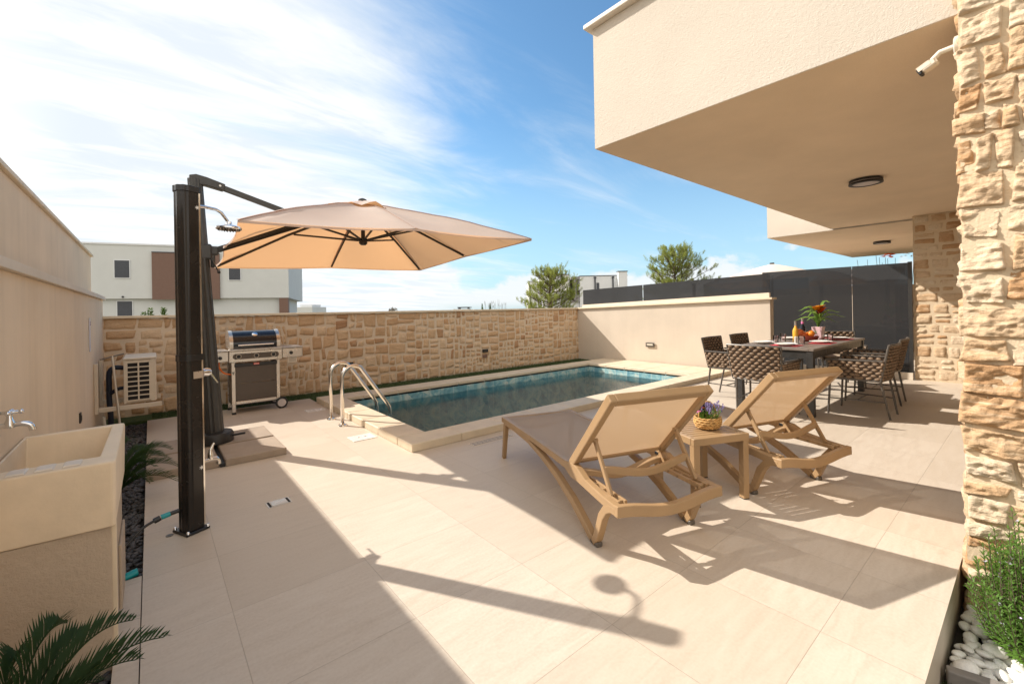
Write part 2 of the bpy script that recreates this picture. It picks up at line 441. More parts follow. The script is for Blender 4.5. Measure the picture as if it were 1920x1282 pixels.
def water_mat():
    m = M('pool_water')
    m.n.remove(m.b)
    tr = m.n.new('ShaderNodeBsdfTransparent'); tr.inputs[0].default_value = (0.70, 0.90, 0.92, 1)
    gl = m.n.new('ShaderNodeBsdfGlossy'); gl.inputs['Roughness'].default_value = 0.01
    n = m.noise(7.0, 3, 0.6, m.map((1.0, 2.4, 1), (0, 0, 0.45)), 0.8)
    n2 = m.noise(11, 2, 0.5)
    bp = m.n.new('ShaderNodeBump'); bp.inputs['Strength'].default_value = 0.10; bp.inputs['Distance'].default_value = 0.03
    m.l.new(m.math('ADD', n, m.math('MULTIPLY', n2, 0.25)), bp.inputs['Height'])
    m.l.new(bp.outputs[0], gl.inputs['Normal'])
    fr = m.n.new('ShaderNodeFresnel'); fr.inputs['IOR'].default_value = 1.33
    m.l.new(bp.outputs[0], fr.inputs['Normal'])
    x = m.n.new('ShaderNodeMixShader')
    m.l.new(fr.outputs[0], x.inputs[0]); m.l.new(tr.outputs[0], x.inputs[1]); m.l.new(gl.outputs[0], x.inputs[2])
    m.l.new(x.outputs[0], m.n['Material Output'].inputs['Surface'])
    return m.m
MAT['water'] = water_mat()

def pool_tile():
    m = M('teal_slate_pool_tile')
    co = m.coord('Object')
    s = m.n.new('ShaderNodeSeparateXYZ'); m.l.new(co, s.inputs[0])
    a = m.math('FLOOR', m.math('DIVIDE', m.math('ADD', s.outputs[0], s.outputs[2]), 0.6))
    b = m.math('FLOOR', m.math('DIVIDE', s.outputs[1], 0.3))
    a = m.math('FLOOR', m.math('DIVIDE', m.math('ADD', s.outputs[0], s.outputs[2]), 0.3))
    cb = m.n.new('ShaderNodeCombineXYZ'); m.l.new(a, cb.inputs[0]); m.l.new(b, cb.inputs[1])
    wz = m.n.new('ShaderNodeTexWhiteNoise'); m.l.new(cb.outputs[0], wz.inputs['Vector'])
    off = m.n.new('ShaderNodeVectorMath'); off.operation = 'MULTIPLY_ADD'
    m.l.new(wz.outputs['Color'], off.inputs[0]); off.inputs[1].default_value = (7, 7, 7); m.l.new(co, off.inputs[2])
    n = m.noise(4.5, 8, 0.68, off.outputs[0], 1.0)
    n2 = m.noise(9, 6, 0.7, off.outputs[0])
    c = m.ramp(n, [(0.30, (0.08, 0.20, 0.27)), (0.42, (0.15, 0.34, 0.40)), (0.52, (0.29, 0.47, 0.48)), (0.62, (0.56, 0.60, 0.53)), (0.74, (0.17, 0.33, 0.38))])
    c = m.mix(m.rng(n2, 0.55, 0.7, 0, 0.5), c, (0.38, 0.34, 0.27))
    def joint(axis, period):
        f = m.math('FRACT', m.math('DIVIDE', axis, period))
        d = m.math('ABSOLUTE', m.math('SUBTRACT', f, 0.5))
        return m.rng(m.math('MULTIPLY', d, period), period / 2 - 0.012, period / 2 - 0.006)
    j = m.math('MAXIMUM', joint(s.outputs[0], 0.3), joint(s.outputs[1], 0.3))
    c = m.mix(m.math('MULTIPLY', j, 0.45), c, (0.50, 0.58, 0.56))
    m.color(c).rough(0.35)
    return m.m
MAT['pool_tile'] = pool_tile()

# ------------------------------------------------------------------ mesh building
class MB:
    def __init__(s):
        s.v, s.f, s.t = [], [], []
        s.tone = None
    def add(s, vs, fs, mtx=None):
        o = len(s.v)
        s.v += [tuple(mtx @ V(p)) if mtx else tuple(p) for p in vs]
        s.f += [tuple(i + o for i in f) for f in fs]
        if s.tone is not None: s.t += [s.tone] * len(vs)
        return s
    def box(s, lo, hi, mtx=None):
        x0, y0, z0 = lo; x1, y1, z1 = hi
        v = [(x0, y0, z0), (x1, y0, z0), (x1, y1, z0), (x0, y1, z0), (x0, y0, z1), (x1, y0, z1), (x1, y1, z1), (x0, y1, z1)]
        return s.add(v, [(0, 3, 2, 1), (4, 5, 6, 7), (0, 1, 5, 4), (1, 2, 6, 5), (2, 3, 7, 6), (3, 0, 4, 7)], mtx)
    def rbox(s, lo, hi, r=0.004, mtx=None):
        """box with chamfered edges"""
        x0, y0, z0 = lo; x1, y1, z1 = hi
        r = min(r, (x1 - x0) * .45, (y1 - y0) * .45, (z1 - z0) * .45)
        vs = []
        idx = {}
        for i, x in enumerate((x0, x1)):
            for j, y in enumerate((y0, y1)):
                for k, z in enumerate((z0, z1)):
                    sx, sy, sz = (1, -1)[i], (1, -1)[j], (1, -1)[k]
                    idx[i, j, k] = len(vs)
                    vs += [(x, y + sy * r, z + sz * r), (x + sx * r, y, z + sz * r), (x + sx * r, y + sy * r, z)]
        fs = []
        def q(a, ax): return idx[a] + ax
        for i in (0, 1):
            f = [q((i, 0, 0), 0), q((i, 1, 0), 0), q((i, 1, 1), 0), q((i, 0, 1), 0)]
            fs.append(f if i else f[::-1])
            f = [q((0, i, 0), 1), q((1, i, 0), 1), q((1, i, 1), 1), q((0, i, 1), 1)]
            fs.append(f[::-1] if i else f)
            f = [q((0, 0, i), 2), q((1, 0, i), 2), q((1, 1, i), 2), q((0, 1, i), 2)]
            fs.append(f if i else f[::-1])
        for j in (0, 1):
            for k in (0, 1):
                fs.append([q((0, j, k), 1), q((1, j, k), 1), q((1, j, k), 2), q((0, j, k), 2)])
        for i in (0, 1):
            for k in (0, 1):
                fs.append([q((i, 0, k), 0), q((i, 1, k), 0), q((i, 1, k), 2), q((i, 0, k), 2)])
        for i in (0, 1):
            for j in (0, 1):
                fs.append([q((i, j, 0), 0), q((i, j, 1), 0), q((i, j, 1), 1), q((i, j, 0), 1)])
        for i in (0, 1):
            for j in (0, 1):
                for k in (0, 1):
                    b = idx[i, j, k]; fs.append([b, b + 1, b + 2])
        return s.add(vs, fs, mtx)
    def beam(s, p, q, w, h, up=(0, 0, 1), w2=None, h2=None):
        p, q = V(p), V(q)
        d = (q - p).normalized(); up = V(up)
        if abs(d.dot(up)) > 0.98: up = V((0, 1, 0))
        a = d.cross(up).normalized(); b = a.cross(d).normalized()
        w2 = w2 or w; h2 = h2 or h
        v = []
        for c, ww, hh in ((p, w, h), (q, w2, h2)):
            for sx, sy in ((-1, -1), (1, -1), (1, 1), (-1, 1)):
                v.append(c + a * (sx * ww / 2) + b * (sy * hh / 2))
        return s.add(v, [(0, 3, 2, 1), (4, 5, 6, 7), (0, 1, 5, 4), (1, 2, 6, 5), (2, 3, 7, 6), (3, 0, 4, 7)])
    def tube(s, pts, r, seg=10, closed=False, cap=True):
        pts = [V(p) for p in pts]
        rs = r if isinstance(r, (list, tuple)) else [r] * len(pts)
        n = len(pts); o = len(s.v)
        prev = None; vs = []
        for i, p in enumerate(pts):
            a = pts[i - 1] if i > 0 else (pts[-1] if closed else p)
            b = pts[i + 1] if i < n - 1 else (pts[0] if closed else p)
            d = (b - a)
            d = d.normalized() if d.length > 1e-9 else V((0, 0, 1))
            if prev is None:
                u = V((0, 0, 1)) if abs(d.z) < 0.9 else V((1, 0, 0))
            else: u = prev
            x = (u - d * u.dot(d)).normalized(); prev = x
            y = d.cross(x)
            for k in range(seg):
                t = 2 * math.pi * k / seg
                vs.append(p + (x * math.cos(t) + y * math.sin(t)) * rs[i])
        fs = []
        for i in range(n if closed else n - 1):
            j = (i + 1) % n
            for k in range(seg):
                l = (k + 1) % seg
                fs.append((i * seg + k, i * seg + l, j * seg + l, j * seg + k))
        if cap and not closed:
            fs.append(tuple(range(seg))[::-1]); fs.append(tuple((n - 1) * seg + k for k in range(seg)))
        return s.add(vs, fs)
    def lathe(s, prof, c=(0, 0, 0), seg=24, mtx=None):
        vs = []; fs = []
        for r, z in prof:
            for k in range(seg):
                t = 2 * math.pi * k / seg
                vs.append((c[0] + r * math.cos(t), c[1] + r * math.sin(t), c[2] + z))
        for i in range(len(prof) - 1):
            for k in range(seg):
                l = (k + 1) % seg
                fs.append((i * seg + k, i * seg + l, (i + 1) * seg + l, (i + 1) * seg + k))
        fs.append(tuple(range(seg))[::-1]); fs.append(tuple((len(prof) - 1) * seg + k for k in range(seg)))
        return s.add(vs, fs, mtx)
    def ball(s, c, r, seg=8, rings=5, mtx=None):
        rx, ry, rz = r if isinstance(r, tuple) else (r, r, r)
        vs = []; fs = []
        vs.append((c[0], c[1], c[2] - rz))
        for i in range(1, rings):
            a = -math.pi / 2 + math.pi * i / rings
            for k in range(seg):
                t = 2 * math.pi * k / seg
                vs.append((c[0] + rx * math.cos(a) * math.cos(t), c[1] + ry * math.cos(a) * math.sin(t), c[2] + rz * math.sin(a)))
        vs.append((c[0], c[1], c[2] + rz))
        last = len(vs) - 1
        for k in range(seg):
            l = (k + 1) % seg
            fs.append((0, 1 + l, 1 + k))
            for i in range(rings - 2):
                b = 1 + i * seg
                fs.append((b + k, b + l, b + seg + l, b + seg + k))
            b = 1 + (rings - 2) * seg
            fs.append((b + k, b + l, last))
        return s.add(vs, fs, mtx)
    def prism(s, poly, z0, z1):
        n = len(poly)
        vs = [(x, y, z0) for x, y in poly] + [(x, y, z1) for x, y in poly]
        fs = [tuple(range(n))[::-1], tuple(range(n, 2 * n))] + [(i, (i + 1) % n, n + (i + 1) % n, n + i) for i in range(n)]
        return s.add(vs, fs)
    def hull(s, lo, hi):
        """solid from two rings of 3-D points with the same count"""
        n = len(lo)
        fs = [tuple(range(n))[::-1], tuple(range(n, 2 * n))] + [(i, (i + 1) % n, n + (i + 1) % n, n + i) for i in range(n)]
        return s.add(list(lo) + list(hi), fs)
    def strip(s, path, thick_n, width_axis, w):
        """flat bar following path (list of centre points with half thickness); width_axis is a unit vector"""
        wa = V(width_axis) * (w / 2)
        o = []
        for i, (p, t) in enumerate(path):
            p = V(p)
            a = V(path[max(0, i - 1)][0]); b = V(path[min(len(path) - 1, i + 1)][0])
            d = (b - a).normalized(); nrm = d.cross(V(width_axis)).normalized() * t
            o += [p - wa - nrm, p + wa - nrm, p + wa + nrm, p - wa + nrm]
        fs = [(0, 3, 2, 1)]
        for i in range(len(path) - 1):
            b = i * 4; c = b + 4
            for k in range(4):
                l = (k + 1) % 4
                fs.append((b + k, b + l, c + l, c + k))
        c = (len(path) - 1) * 4
        fs.append((c, c + 1, c + 2, c + 3))
        return s.add(o, fs)
    def leaf(s, p, d, n, L, w, curl=0.0):
        """narrow leaf: 2 quads + tip"""
        p, d, n = V(p), V(d).normalized(), V(n)
        sd = d.cross(n)
        sd = sd.normalized() if sd.length > 1e-6 else V((1, 0, 0))
        up = sd.cross(d).normalized()
        m = p + d * (L * .5) + up * (curl * L * .3)
        t = p + d * L - up * (curl * L * .4)
        return s.add([p - sd * w * .25, p + sd * w * .25, m + sd * w * .5, m - sd * w * .5, t], [(0, 1, 2, 3), (3, 2, 4)])
    def build(s, name, mat, parent=None, smooth=False, bevel=0.0, kind=None):
        me = bpy.data.meshes.new(name)
        me.from_pydata([tuple(p) for p in s.v], [], s.f)
        me.materials.append(MAT[mat] if isinstance(mat, str) else mat)
        if s.t:
            ca = me.color_attributes.new('tone', 'FLOAT_COLOR', 'POINT')
            for i, t in enumerate(s.t): ca.data[i].color = (t, t, t, 1)
        if smooth:
            for p in me.polygons: p.use_smooth = True
            if smooth != 'all':
                me.set_sharp_from_angle(angle=R(38))
        me.update()
        o = bpy.data.objects.new(name, me)
        COL.objects.link(o)
        if parent: o.parent = parent
        if bevel:
            b = o.modifiers.new('bevel', 'BEVEL'); b.width = bevel; b.segments = 2; b.limit_method = 'ANGLE'; b.angle_limit = R(35)
        if kind: o['kind'] = kind
        return o

def tag(o, label, cat, group=None):
    o['label'] = label; o['category'] = cat
    if group: o['group'] = group
    return o
def thing(name, label, cat, loc=(0, 0, 0), rz=0.0, group=None):
    o = bpy.data.objects.new(name, None)
    o.empty_display_size = 0.1
    COL.objects.link(o)
    o.location = loc; o.rotation_euler = (0, 0, rz)
    return tag(o, label, cat, group)
def copy_tree(o, parent=None):
    c = o.copy(); COL.objects.link(c)
    if parent: c.parent = parent
    for ch in list(o.children): copy_tree(ch, c)
    return c
def arc(c, r, a0, a1, n, plane='xz', y=0):
    o = []
    for i in range(n + 1):
        a = R(a0 + (a1 - a0) * i / n)
        p = (c[0] + r * math.cos(a), c[1] + r * math.sin(a))
        o.append((p[0], y, p[1]) if plane == 'xz' else (p[0], p[1], y))
    return o
exec_parts = []

# ------------------------------------------------------------------ rubble stone facing
def guillotine(rng, x, y, w, h, maxw, maxh, out, depth=0):
    if w > maxw or h > maxh or (depth < 3 and w * h > maxw * maxh):
        t = rng.uniform(0.38, 0.62)
        if w / maxw > h / maxh:
            guillotine(rng, x, y, w * t, h, maxw * rng.uniform(.75, 1.2), maxh * rng.uniform(.85, 1.15), out, depth + 1)
            guillotine(rng, x + w * t, y, w * (1 - t), h, maxw * rng.uniform(.75, 1.2), maxh * rng.uniform(.85, 1.15), out, depth + 1)
        else:
            guillotine(rng, x, y, w, h * t, maxw * rng.uniform(.75, 1.2), maxh * rng.uniform(.85, 1.15), out, depth + 1)
            guillotine(rng, x, y + h * t, w, h * (1 - t), maxw * rng.uniform(.75, 1.2), maxh * rng.uniform(.85, 1.15), out, depth + 1)
    else: out.append((x, y, w, h))
def courses(rng, W_, H_, hmin, hmax, wmin, wmax, out, split=0.25):
    y = 0
    while y < H_ - 1e-4:
        h = rng.uniform(hmin, hmax)
        if H_ - y - h < hmin: h = H_ - y
        x = 0
        while x < W_ - 1e-4:
            w = rng.uniform(wmin, wmax)
            if W_ - x - w < wmin: w = W_ - x
            if rng.random() < split and h > hmin * 1.5:
                k = rng.uniform(.4, .6); out.append((x, y, w, h * k)); out.append((x, y + h * k, w, h * (1 - k)))
            else: out.append((x, y, w, h))
            x += w
        y += h
def stones(mb, rng, cells, fn, relief, gap, jit, step, rough, edge=0.03, ext=None, seed=0):
    for (x, y, w, h) in cells:
        mb.tone = rng.random() ** 0.9
        g = gap
        J = lambda: rng.uniform(-jit, jit)
        c = [(x + g + J(), y + g + J()), (x + w - g + J(), y + g + J()), (x + w - g + J(), y + h - g + J()), (x + g + J(), y + h - g + J())]
        if ext:
            c = [(a - rng.uniform(0, ext) if x < 1e-6 and i in (0, 3) else a, b) for i, (a, b) in enumerate(c)]
        nx = max(3, int(w / step)); ny = max(3, int(h / step))
        rel = relief * rng.uniform(0.55, 1.15)
        tilt = (rng.uniform(-.35, .35), rng.uniform(-.35, .35))
        off = V((rng.uniform(-50, 50), rng.uniform(-50, 50), seed))
        vs = []; fs = []
        for j in range(ny + 1):
            v = j / ny
            for i in range(nx + 1):
                u = i / nx
                a = (c[0][0] * (1 - u) + c[1][0] * u) * (1 - v) + (c[3][0] * (1 - u) + c[2][0] * u) * v
                b = (c[0][1] * (1 - u) + c[1][1] * u) * (1 - v) + (c[3][1] * (1 - u) + c[2][1] * u) * v
                e = min(u * w, (1 - u) * w, v * h, (1 - v) * h)
                wob = noise.noise(V((a * 9, b * 9, 0)) + off)
                # ragged outline: push edges in by noise
                k = max(0, 1 - e / edge)
                ca, cb2 = x + w / 2, y + h / 2
                a += (ca - a) * k * 0.035 * (0.6 + wob); b += (cb2 - b) * k * 0.05 * (0.6 - wob)
                pe = min(1, e / edge); pr = 1 - (1 - pe) ** 2.2
                n1 = noise.fractal(V((a * 8, b * 13, 0)) + off, 0.85, 2.1, 6)
                n2 = abs(noise.noise(V((a * 18, b * 26, 3)) + off))
                hh = rel * pr * (1 + tilt[0] * (u - .5) + tilt[1] * (v - .5)) + rough * pr * (n1 - 0.6 * n2)
                if i in (0, nx) or j in (0, ny): hh = -0.012
                vs.append(fn(a, b, hh))
        for j in range(ny):
            for i in range(nx):
                k = j * (nx + 1) + i
                fs.append((k, k + 1, k + nx + 2, k + nx + 1))
        mb.add(vs, fs)

# ------------------------------------------------------------------ ground, deck, pool
g = MB(); g.box((-600, -400, -1.4), (1500, 1500, -0.95)); g.build('ground', 'earth', kind='structure')
DX0 = -0.05
g = MB(); g.box((-0.49, -3, -0.9), (DX0 - .002, 8.0, -0.06)); g.box((-0.05, -3, -0.9), (3.3, 0.275, -0.22)); g.build('garden_soil', 'soil', kind='structure')
PX0, PX1, PY0, PY1 = 2.28, 7.92, 4.27, 6.76      # water opening
d = MB()
for lo, hi in (((DX0, 0.28, -0.25), (PX0 - .06, 7.56, 0.0)), ((PX0 - .06, 0.28, -0.25), (10.42, PY0 - .06, 0.0)), ((PX0 - .06, PY1 + .06, -0.25), (9.3, 7.56, 0.0)), ((PX1 + .06, PY0 - .06, -0.25), (9.3, PY1 + .06, 0.0)), ((10.42, 0.28, -0.25), (13, 4.2, -0.002)), ((4.1, -2.6, -0.25), (13, 0.28, -0.001))):
    d.box(lo, hi)
d.build('deck', 'deck', kind='structure')
p = MB(); p.box((-0.135, 0.9, -0.2), (DX0 - 0.004, 3.1, -0.004)); p.build('path', 'deck', kind='structure')
# pool shell
b = MB()
D = -0.80
t = 0.12
b.box((PX0 - t, PY0 - t, D - .1), (PX1 + t, PY1 + t, D))
b.box((PX0 - t, PY0 - t, D), (PX0, PY1 + t, 0.035)); b.box((PX1, PY0 - t, D), (PX1 + t, PY1 + t, 0.035))
b.box((PX0, PY0 - t, D), (PX1, PY0, 0.035)); b.box((PX0, PY1, D), (PX1, PY1 + t, 0.035))
b.build('pool_basin', 'pool_tile', kind='structure')
w = MB(); w.add([(PX0, PY0, -0.10), (PX1, PY0, -0.10), (PX1, PY1, -0.10), (PX0, PY1, -0.10)], [(0, 1, 2, 3)])
w.build('pool_water', 'water', kind='structure')
# coping slabs, laid with thin joints
c = MB()
def slabs(x0, x1, y0, y1, along, n, z0=0.0, z1=0.082):
    for i in range(n):
        a = i / n; b_ = (i + 1) / n
        e = 0.0016
        if along == 'x': c.rbox((x0 + (x1 - x0) * a + e, y0, z0), (x0 + (x1 - x0) * b_ - e, y1, z1), 0.006)
        else: c.rbox((x0, y0 + (y1 - y0) * a + e, z0), (x1, y0 + (y1 - y0) * b_ - e, z1), 0.006)
slabs(1.96, 8.95, 3.94, PY0, 'x', 12)
slabs(1.96, PX0, PY0 + .003, 6.757, 'y', 5)
slabs(1.96, 9.0, PY1, 7.15, 'x', 12)
slabs(PX1, 9.02, PY0 + .003, 6.757, 'y', 5)
c.build('pool_coping', 'coping', kind='structure')
c2 = MB(); c2.box((1.985, 3.965, 0.0), (PX0 - .02, 7.13, 0.074)); c2.box((PX0 - .02, 3.965, 0), (8.93, PY0 - .02, 0.074)); c2.box((PX0 - .02, PY1 + .02, 0), (8.93, 7.13, .074))
c2.build('coping_grout', 'mortar', kind='structure')

# artificial turf strip along the stone wall
rg = random.Random(5)
gb = MB()
gb.box((-0.48, 7.565, -0.05), (9.0, 8.0, 0.004))
for i in range(26000):
    x = rg.uniform(0.0, 8.95); y = rg.uniform(7.17 if x > 1.97 else 7.57, 7.99)
    if x > 1.97 and y < 7.57: pass
    a = rg.uniform(0, 6.28); h = rg.uniform(.015, .034); dx_, dy_ = math.cos(a) * .004, math.sin(a) * .004
    tx, ty = rg.uniform(-.012, .012), rg.uniform(-.012, .012)
    gb.add([(x - dx_, y - dy_, 0), (x + dx_, y + dy_, 0), (x + tx, y + ty, h)], [(0, 1, 2)])
gb.box((1.97, 7.155, -0.0), (9.0, 7.565, 0.006))
gb.build('grass', 'grass', kind='stuff')
tag(bpy.data.objects['grass'], 'strip of dark green turf along the foot of the stone wall', 'grass')

# ------------------------------------------------------------------ stone wall behind the pool
sw = thing('stone_wall', 'long low tan rubble stone wall with a flat pale cap behind the pool', 'wall', (4.3, 8.1, 0))
def loc(mb, root):
    """turn world-built points into the root's space"""
    inv = Matrix.Translation(root.location) @ Matrix.Rotation(root.rotation_euler[2], 4, 'Z')
    inv = inv.inverted()
    mb.v = [tuple(inv @ V(p)) for p in mb.v]
    return mb
m = MB(); m.box((-0.5, 8.0022, -0.1), (9.2, 8.25, 1.352)); loc(m, sw).build('mortar_core', 'mortar', sw)
rg = random.Random(11)
cells = []
guillotine(rg, 0, 0, 4.6, 1.355, 0.36, 0.23, cells)
cells2 = []
guillotine(rg, 4.6, 0, 5.0, 1.355, 0.36, 0.21, cells2)
m = MB()
stones(m, rg, cells, lambda a, b_, h: (-0.5 + a, 8.004 - h, b_), 0.020, 0.0015, 0.028, 0.026, 0.010, 0.012)
stones(m, rg, cells2, lambda a, b_, h: (-0.5 + a, 8.004 - h, b_), 0.018, 0.0015, 0.018, 0.026, 0.009, 0.011)
loc(m, sw).build('stone_facing', 'wall_stone', sw, smooth='all')
m = MB(); n = 8
for i in range(n):
    x0 = -0.5 + 9.6 * i / n; x1 = -0.5 + 9.6 * (i + 1) / n
    m.rbox((x0 + .0015, 7.955, 1.356), (x1 - .0015, 8.29, 1.392), 0.004)
loc(m, sw).build('cap', 'cap', sw)

# ------------------------------------------------------------------ plaster wall at the end of the pool, with low smoked glass fence
pw = thing('plaster_wall', 'plain cream plastered wall with a pale cap closing the far end of the pool', 'wall', (9.1, 5.6, 0))
A = V((8.95, 8.02)); B_ = V((9.2, 3.30)); dirp = (B_ - A).normalized(); nb = V((-dirp.y, dirp.x))
if nb.x < 0: nb = -nb
def P2(p, z): return (p.x, p.y, z)
m = MB(); m.hull([P2(A, -0.1), P2(B_, -0.1), P2(B_ + nb * .2, -0.1), P2(A + nb * .2, -0.1)], [P2(A, 1.35), P2(B_, 1.485), P2(B_ + nb * .2, 1.485), P2(A + nb * .2, 1.35)])
loc(m, pw).build('plastered_body', 'stucco_smooth', pw)
m = MB()
Ba = B_ + dirp * .05
m.hull([P2(A - nb * .05, 1.352), P2(Ba - nb * .05, 1.489), P2(Ba + nb * .24, 1.489), P2(A + nb * .24, 1.352)], [P2(A - nb * .05, 1.392), P2(Ba - nb * .05, 1.527), P2(Ba + nb * .24, 1.527), P2(A + nb * .24, 1.392)])
loc(m, pw).build('cap', 'cap', pw, bevel=0.004)
gf = thing('glass_fence', 'low smoked glass fence standing in a pale channel on top of the plaster wall', 'fence', (9.2, 5.6, 1.4))
def LW(t, off, z0, z1):
    p = A + (B_ - A) * t + nb * off
    return (p.x, p.y, z0 + (z1 - z0) * t)
m = MB(); m.hull([LW(.02, .12, 1.394, 1.53), LW(.99, .12, 1.394, 1.53), LW(.99, .2, 1.394, 1.53), LW(.02, .2, 1.394, 1.53)], [LW(.02, .12, 1.46, 1.625), LW(.99, .12, 1.46, 1.625), LW(.99, .2, 1.46, 1.625), LW(.02, .2, 1.46, 1.625)])
loc(m, gf).build('base_channel', 'band', gf)
for t0, t1 in ((0.02, 0.402), (0.407, 0.99)):
    m = MB(); z = lambda t, a, b2: a + (b2 - a) * t
    def LZ(t, off, a, b2):
        p = A + (B_ - A) * t + nb * off
        return (p.x, p.y, a + (b2 - a) * t)
    m.hull([LZ(t0, .155, 1.45, 1.61), LZ(t1, .155, 1.45, 1.61), LZ(t1, .167, 1.45, 1.61), LZ(t0, .167, 1.45, 1.61)], [LZ(t0, .155, 1.86, 2.0), LZ(t1, .155, 1.86, 2.0), LZ(t1, .167, 1.86, 2.0), LZ(t0, .167, 1.86, 2.0)])
    loc(m, gf).build('glass_panel', 'smoked', gf)

# ------------------------------------------------------------------ tall smoked glass screen
gs = thing('glass_screen', 'tall smoked glass screen beside the dining set, ending at the far stone pier', 'screen', (10.5, 2.7, 0))
def bx(lo, hi, name, mat, root, bev=0.0, **k):
    m = MB(); m.box(lo, hi); loc(m, root); return m.build(name, mat, root, bevel=bev, **k)
bx((10.46, 1.44, 0), (10.56, 4.10, 0.125), 'kerb', 'band', gs)
bx((10.50, 1.49, 0.125), (10.512, 2.30, 2.10), 'glass_panel', 'smoked', gs)
bx((10.50, 2.309, 0.125), (10.512, 3.885, 2.10), 'glass_panel', 'smoked', gs)
bx((10.49, 3.885, 0.125), (10.53, 3.91, 2.10), 'post', 'mast_grey', gs)
bx((10.485, 1.435, 0.125), (10.535, 1.49, 2.115), 'post', 'mast_grey', gs)

# ------------------------------------------------------------------ boundary wall on the left
lw = thing('boundary_wall', 'tall weathered beige boundary wall with a pale ledge band on the left', 'wall', (-0.6, 5, 0))
bx((-1.1, -1.0, -0.5), (-0.49, 8.0, 1.605), 'lower_wall', 'wall_left', lw)
m = MB(); m.box((-1.08, -1.0, 1.607), (-0.462, 8.04, 1.652)); loc(m, lw).build('ledge_band', 'band', lw, bevel=0.003)
bx((-1.07, -1.0, 1.653), (-0.625, 8.35, 2.215), 'upper_wall', 'wall_left', lw)
m = MB(); m.box((-1.10, -1.0, 2.217), (-0.60, 8.4, 2.25)); loc(m, lw).build('cap', 'cap', lw, bevel=0.006)
t = thing('vent_pipe', 'short brown vent pipe rising behind the far end of the boundary wall', 'pipe', (-0.95, 8.9, 1.0))
m = MB(); m.lathe([(0.065, 0), (0.065, 1.33)], seg=16); m.build('pipe', 'brown_panel', t, smooth=True)
m = MB(); m.lathe([(0.085, 1.33), (0.085, 1.36), (0.03, 1.40)], seg=16); m.build('cowl', 'brown_panel', t, smooth=True)

# ------------------------------------------------------------------ the house
hs = thing('house', 'cream rendered house with a big overhanging upper storey and a rough stone corner pillar', 'house', (6, -1, 0))
UZ, UT = 2.93, 4.085
bx((3.34, -6.0, UZ), (10.85, 2.725, UT), 'upper_storey', 'stucco', hs)
bx((3.344, -5.9, UZ - .004), (10.846, 2.721, UZ - .0005), 'bounce_tint_soffit', 'bounce_tint_soffit', hs)  # thin sheet carrying the painted warm bounce under the storey
pc = bx((3.27, -6.0, UT + .002), (10.9, 2.79, UT + .045), 'parapet_cap', 'concrete_rim', hs, bev=0.008)
bx((4.1, -6.0, -0.1), (12.0, -2.6, UZ - .002), 'ground_floor_wall', 'stucco', hs)
# pillar
bx((3.2305, -1.3, -0.6), (4.05, 0.248, UZ + 3), 'pillar_core', 'mortar_pale', hs)
rg = random.Random(4)
cells = []
guillotine(rg, 0, 0, 1.55, 5.6, 0.32, 0.22, cells)
m = MB()
stones(m, rg, [c_ for c_ in cells if c_[0] < 1.0], lambda a, b_, h: (3.232 - h, 0.252 - a, -0.4 + b_), 0.022, 0.004, 0.016, 0.007, 0.024, 0.011, 0.018, 1)
loc(m, hs).build('pillar_stone', 'pillar_stone', hs, smooth='all')
cells = []
courses(rg, 0.8, 5.6, 0.10, 0.24, 0.18, 0.42, cells, 0.2)
m = MB()
stones(m, rg, cells, lambda a, b_, h: (3.24 + a, 0.246 + h, -0.4 + b_), 0.026, 0.010, 0.012, 0.03, 0.016, 0.02, 0, 2)
loc(m, hs).build('pillar_stone', 'pillar_stone', hs, smooth='all')
# far stone pier (party wall)
pr = thing('stone_pier', 'far rubble stone pier at the end of the terrace beside the smoked glass', 'pier', (10.8, 0, 0))
bx((10.5305, -2.6, -0.1), (10.84, 1.42, UZ - .006), 'pier_core', 'mortar_pale', pr)
cells = []
courses(rg, 3.0, UZ, 0.11, 0.22, 0.15, 0.36, cells, 0.3)
m = MB()
stones(m, rg, cells, lambda a, b_, h: (10.532 - h, 1.425 - a, b_), 0.018, 0.007, 0.012, 0.03, 0.012, 0.022, 0, 3)
loc(m, pr).build('stone_facing', 'pillar_stone', pr, smooth='all')

